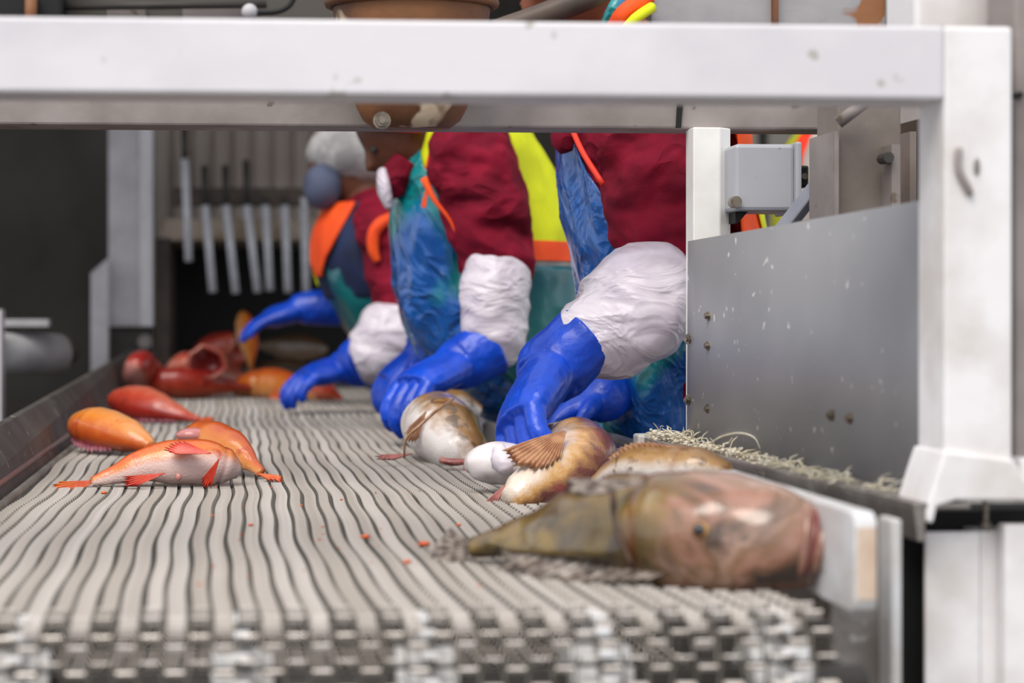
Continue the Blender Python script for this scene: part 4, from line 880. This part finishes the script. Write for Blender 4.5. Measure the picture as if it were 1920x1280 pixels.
b = MB(); b.tube([P(1136, 60, 3.38), P(1150, 20, 3.36), P(1175, -16, 3.38)], [.014]*3, 10, 4); b.build('apron_strap', M['apron'], W2.root, smooth=True)
crumple(W2.root, [P(1262, 505, 3.19), P(1240, 530, 3.17), P(1195, 575, 3.14), P(1140, 615, 3.11), P(1085, 628, 3.10), P(1072, 632, 3.1)], [.060, .083, .096, .086, .058, .045], M['sleeve'], seed=4, label='puffed white plastic sleeve')
glove(W2.root, P(1035, 692, 3.1), V((-.42, -.55, -.5)), V((.75, -.1, -.65)), P(1105, 630, 3.1), 1.5, .8, .062, thumb=-1)
glove(W2.root, P(1135, 745, 3.42), V((-.8, 0, -.35)), V((.1, -.1, -1)), P(1180, 700, 3.5), 1.1, .8, .045)

# middle worker
W1 = Person('middle worker bending over the belt in yellow vest and teal-patched blue apron',
            [(1118, 920, 4.55, .165, .18), (1090, 810, 4.55, .165, .18), (965, 700, 4.52, .18, .18), (915, 590, 4.5, .20, .19), (900, 460, 4.48, .20, .2), (890, 340, 4.48, .175, .2), (880, 250, 4.48, .13, .19), (870, 190, 4.48, .10, .13)],
            (P(1118, 600, 4.55).x, 4.55, 0))
sh, el = P(885, 285, 4.27), P(935, 495, 4.2); wr = P(915, 665, 4.15)
W1.body(P(755, 245, 4.42), .10, P(845, 215, 4.45), [[sh, sh.lerp(el, .5), el, wr], [P(880, 300, 4.68), P(850, 480, 4.8), P(820, 600, 4.75), P(790, 670, 4.7)]], None, face=V((-.8, -.1, -.75)), skin='skind')
W1.shirt([([P(890, 235, 4.3), sh, sh.lerp(el, .5), el, P(932, 530, 4.2)], [.07, .098, .096, .076, .06]), ([P(880, 280, 4.66), P(850, 480, 4.8), P(822, 600, 4.75)], [.08, .075, .05])], amp=.02)
W1.sheet('apron', M['apron'], 270, 830, -70, lambda f: lerp(35, 70, sstep(0, .3, f)) + 45*sstep(.45, .7, f), .016, .013, 8, N=54)
W1.sheet('apron_back', M['apronb'], 500, 860, 75, 200, .03, .01, 9)
W1.sheet('vest', M['yellow'], 225, 470, 112, 240, .012, .008, 10, flare=.012, label='yellow hi-vis back')
W1.sheet('vest_hem', M['orange'], 458, 492, 108, 240, .024, .006, 10, flare=.006, label='orange hem band')
W1.sheet('reflective_band', M['reflect'], 492, 535, 104, 240, .022, .006, 10)
W1.sheet('vest_strap', M['yellow'], 225, 350, lambda f: 42-8*f, lambda f: 64-14*f, .014, .003, 10, th=.006)
W1.sheet('strap_stripe', M['orange'], 225, 400, lambda f: 50-6*f, lambda f: 55-6*f, .022, .002, 10, th=.004)
b = MB(); pts = [P(795, 335, 4.22), P(815, 375, 4.2), P(845, 415, 4.19), P(868, 470, 4.19)]; b.tube(pts, [.009, .006, .004, .003], 8, 4); b.build('armhole_trim', M['orange'], W1.root, smooth=True)
b = MB(); b.tube([P(716, 322, 4.35), P(720, 355, 4.33), P(730, 390, 4.33)], [(.012, .02), (.016, .03), (.008, .02)], 12, 4); b.build('collar_flap', M['sleeve'], W1.root, smooth=True, label='white collar flap')
b = MB(); b.tube([P(760, 300, 4.36), P(738, 340, 4.36), P(745, 370, 4.36)], [.03, .035, .02], 12, 4); b.build('collar', M['maroon'], W1.root, smooth=True)
b = MB(); c = P(745, 200, 4.42); rs_ = []
for k in range(9):
    t = k/8*PI*.5; rs_.append([c+V((.112*cos(t)*cos(2*PI*j/24), .10*cos(t)*sin(2*PI*j/24), .11*sin(t)-.03+.25*.112*cos(t)*cos(2*PI*j/24)*-.2)) for j in range(24)])
b.rings(rs_); cap_ = b.build('cap', M['darkred'], W1.root, smooth=True)
b = MB(); b.ext([P(640, 236, 4.40), P(700, 244, 4.32), P(790, 250, 4.32), P(800, 236, 4.5), P(700, 228, 4.55), P(650, 230, 4.5)], (0, 0, .006)); b.build('brim', M['darkred'], cap_, bevel=.002)
crumple(W1.root, [P(945, 488, 4.2), P(935, 500, 4.2), P(930, 540, 4.18), P(925, 600, 4.17), P(925, 640, 4.16), P(918, 652, 4.16)], [.058, .076, .080, .078, .070, .05], M['sleeve'], seed=7, amp=.008)
glove(W1.root, P(862, 682, 4.15), V((-.7, -.5, -.28)), V((-.1, -.1, -1)), P(925, 648, 4.16), 1.5, .8, .066, thumb=-1)
glove(W1.root, P(790, 664, 4.7), V((-.7, -.2, -.5)), V((-.2, 0, -1)), P(815, 620, 4.72), 1.15, .6, .055)

# far worker, masked
W3 = Person('farthest worker at the belt, grey-blue face mask and hair net, orange vest',
            [(960, 850, 5.9, .16, .19), (930, 770, 5.9, .16, .19), (775, 640, 5.88, .16, .19), (712, 520, 5.86, .165, .2), (705, 440, 5.85, .16, .2), (712, 385, 5.85, .13, .16), (705, 355, 5.85, .07, .09)],
            (P(960, 600, 5.9).x, 5.9, 0))
W3.body(P(652, 318, 5.85), .112, P(700, 372, 5.85), [[P(715, 420, 5.62), P(745, 520, 5.55), P(748, 610, 5.5), P(680, 670, 5.5)], [P(700, 430, 6.08), P(715, 540, 6.15), P(690, 575, 6.15), P(650, 580, 6.1)]], None, face=V((-.9, -.15, -.55)), skin='skind')
W3.shirt([([P(715, 400, 5.66), P(722, 440, 5.6), P(748, 540, 5.53), P(745, 612, 5.5)], [.08, .09, .085, .07]), ([P(700, 420, 6.05), P(715, 540, 6.15), P(690, 575, 6.15)], [.08, .075, .055])], amp=.015)
W3.sheet('apron', M['apronb'], 480, 860, -80, 100, .02, .012, 14)
W3.sheet('jacket', M['navy'], 384, 560, -60, 75, .022, .01, 15)
W3.sheet('vest', M['orange'], 384, 520, lambda f: -40+10*f, lambda f: 58-34*f*f, .034, .006, 16, th=.006, label='orange hi-vis front')
W3.sheet('vest_edge', M['yellow'], 384, 535, -50, lambda f: -30+34*f*f*0+18*f, .040, .004, 16, th=.006, label='yellow edge')
b = MB(); b.tube([P(733, 408, 5.5), P(712, 420, 5.48), P(700, 440, 5.48), P(700, 470, 5.48), P(708, 490, 5.48)], [.016, .018, .018, .016, .01], 10, 4); b.build('armhole_trim', M['orange'], W3.root, smooth=True)
b = MB(); b.ball(P(604, 350, 5.76), .074, 18, 12, (.8, .85, .95)); b.build('face_mask', M['mask'], W3.root, smooth=True)
b = MB(); b.ball(P(664, 288, 5.85), .138, 22, 14, (1.08, .98, .78)); b.v = [v + (v-P(668, 288, 5.85)).normalized()*.008*nz(v, 40) for v in b.v]; b.build('hair_net', M['hairnet'], W3.root, smooth=True)
crumple(W3.root, [P(752, 590, 5.5), P(745, 612, 5.49), P(718, 645, 5.46), P(685, 672, 5.44), P(665, 682, 5.44)], [.085, .105, .105, .085, .05], M['sleeve'], seed=9, amp=.01)
glove(W3.root, P(650, 688, 5.5), V((-.85, -.4, -.2)), V((-.1, 0, -1)), P(685, 675, 5.45), 1.4, .6, .075, thumb=-1)
crumple(W3.root, [P(725, 520, 6.1), P(715, 545, 6.1), P(690, 565, 6.1), P(655, 570, 6.1), P(645, 572, 6.1)], [.05, .075, .08, .065, .05], M['sleevec'], seed=12, amp=.01, label='cream plastic sleeve')
glove(W3.root, P(570, 578, 6.1), P(500, 598, 6.1)-P(570, 578, 6.1), V((-.3, .1, -1)), P(665, 575, 6.1), 1.35, .35, .062, thumb=-1)

# worker glimpsed far right
W4 = Person('worker glimpsed beyond the junction box in faded yellow-green vest',
            [(1600, 800, 5.6, .16, .2), (1590, 640, 5.6, .16, .2), (1575, 480, 5.6, .17, .21), (1575, 360, 5.6, .17, .21), (1590, 270, 5.6, .16, .2), (1600, 225, 5.6, .1, .12)],
            (P(1600, 600, 5.6).x, 5.6, 0))
W4.body(P(1600, 130, 5.6), .105, P(1600, 210, 5.6), [[P(1590, 300, 5.35), P(1600, 450, 5.3), P(1560, 560, 5.3)], [P(1590, 300, 5.85), P(1600, 450, 5.9), P(1560, 560, 5.9)]], None, face=V((-1, 0, -.1)))
W4.shirt([([P(1590, 270, 5.4), P(1600, 450, 5.3), P(1560, 560, 5.3)], [.08, .07, .055]), ([P(1590, 270, 5.8), P(1600, 450, 5.9), P(1560, 560, 5.9)], [.08, .07, .055])], m='olive')
W4.sheet('vest', M['olive'], 240, 620, -110, 110, .03, .01, 21)
W4.sheet('vest_stripe', M['red'], 240, 420, 22, 36, .036, .006, 21)
W4.sheet('reflective_band', M['reflect'], 240, 420, 36, 50, .04, .006, 21)
print('objects', len(S.objects))
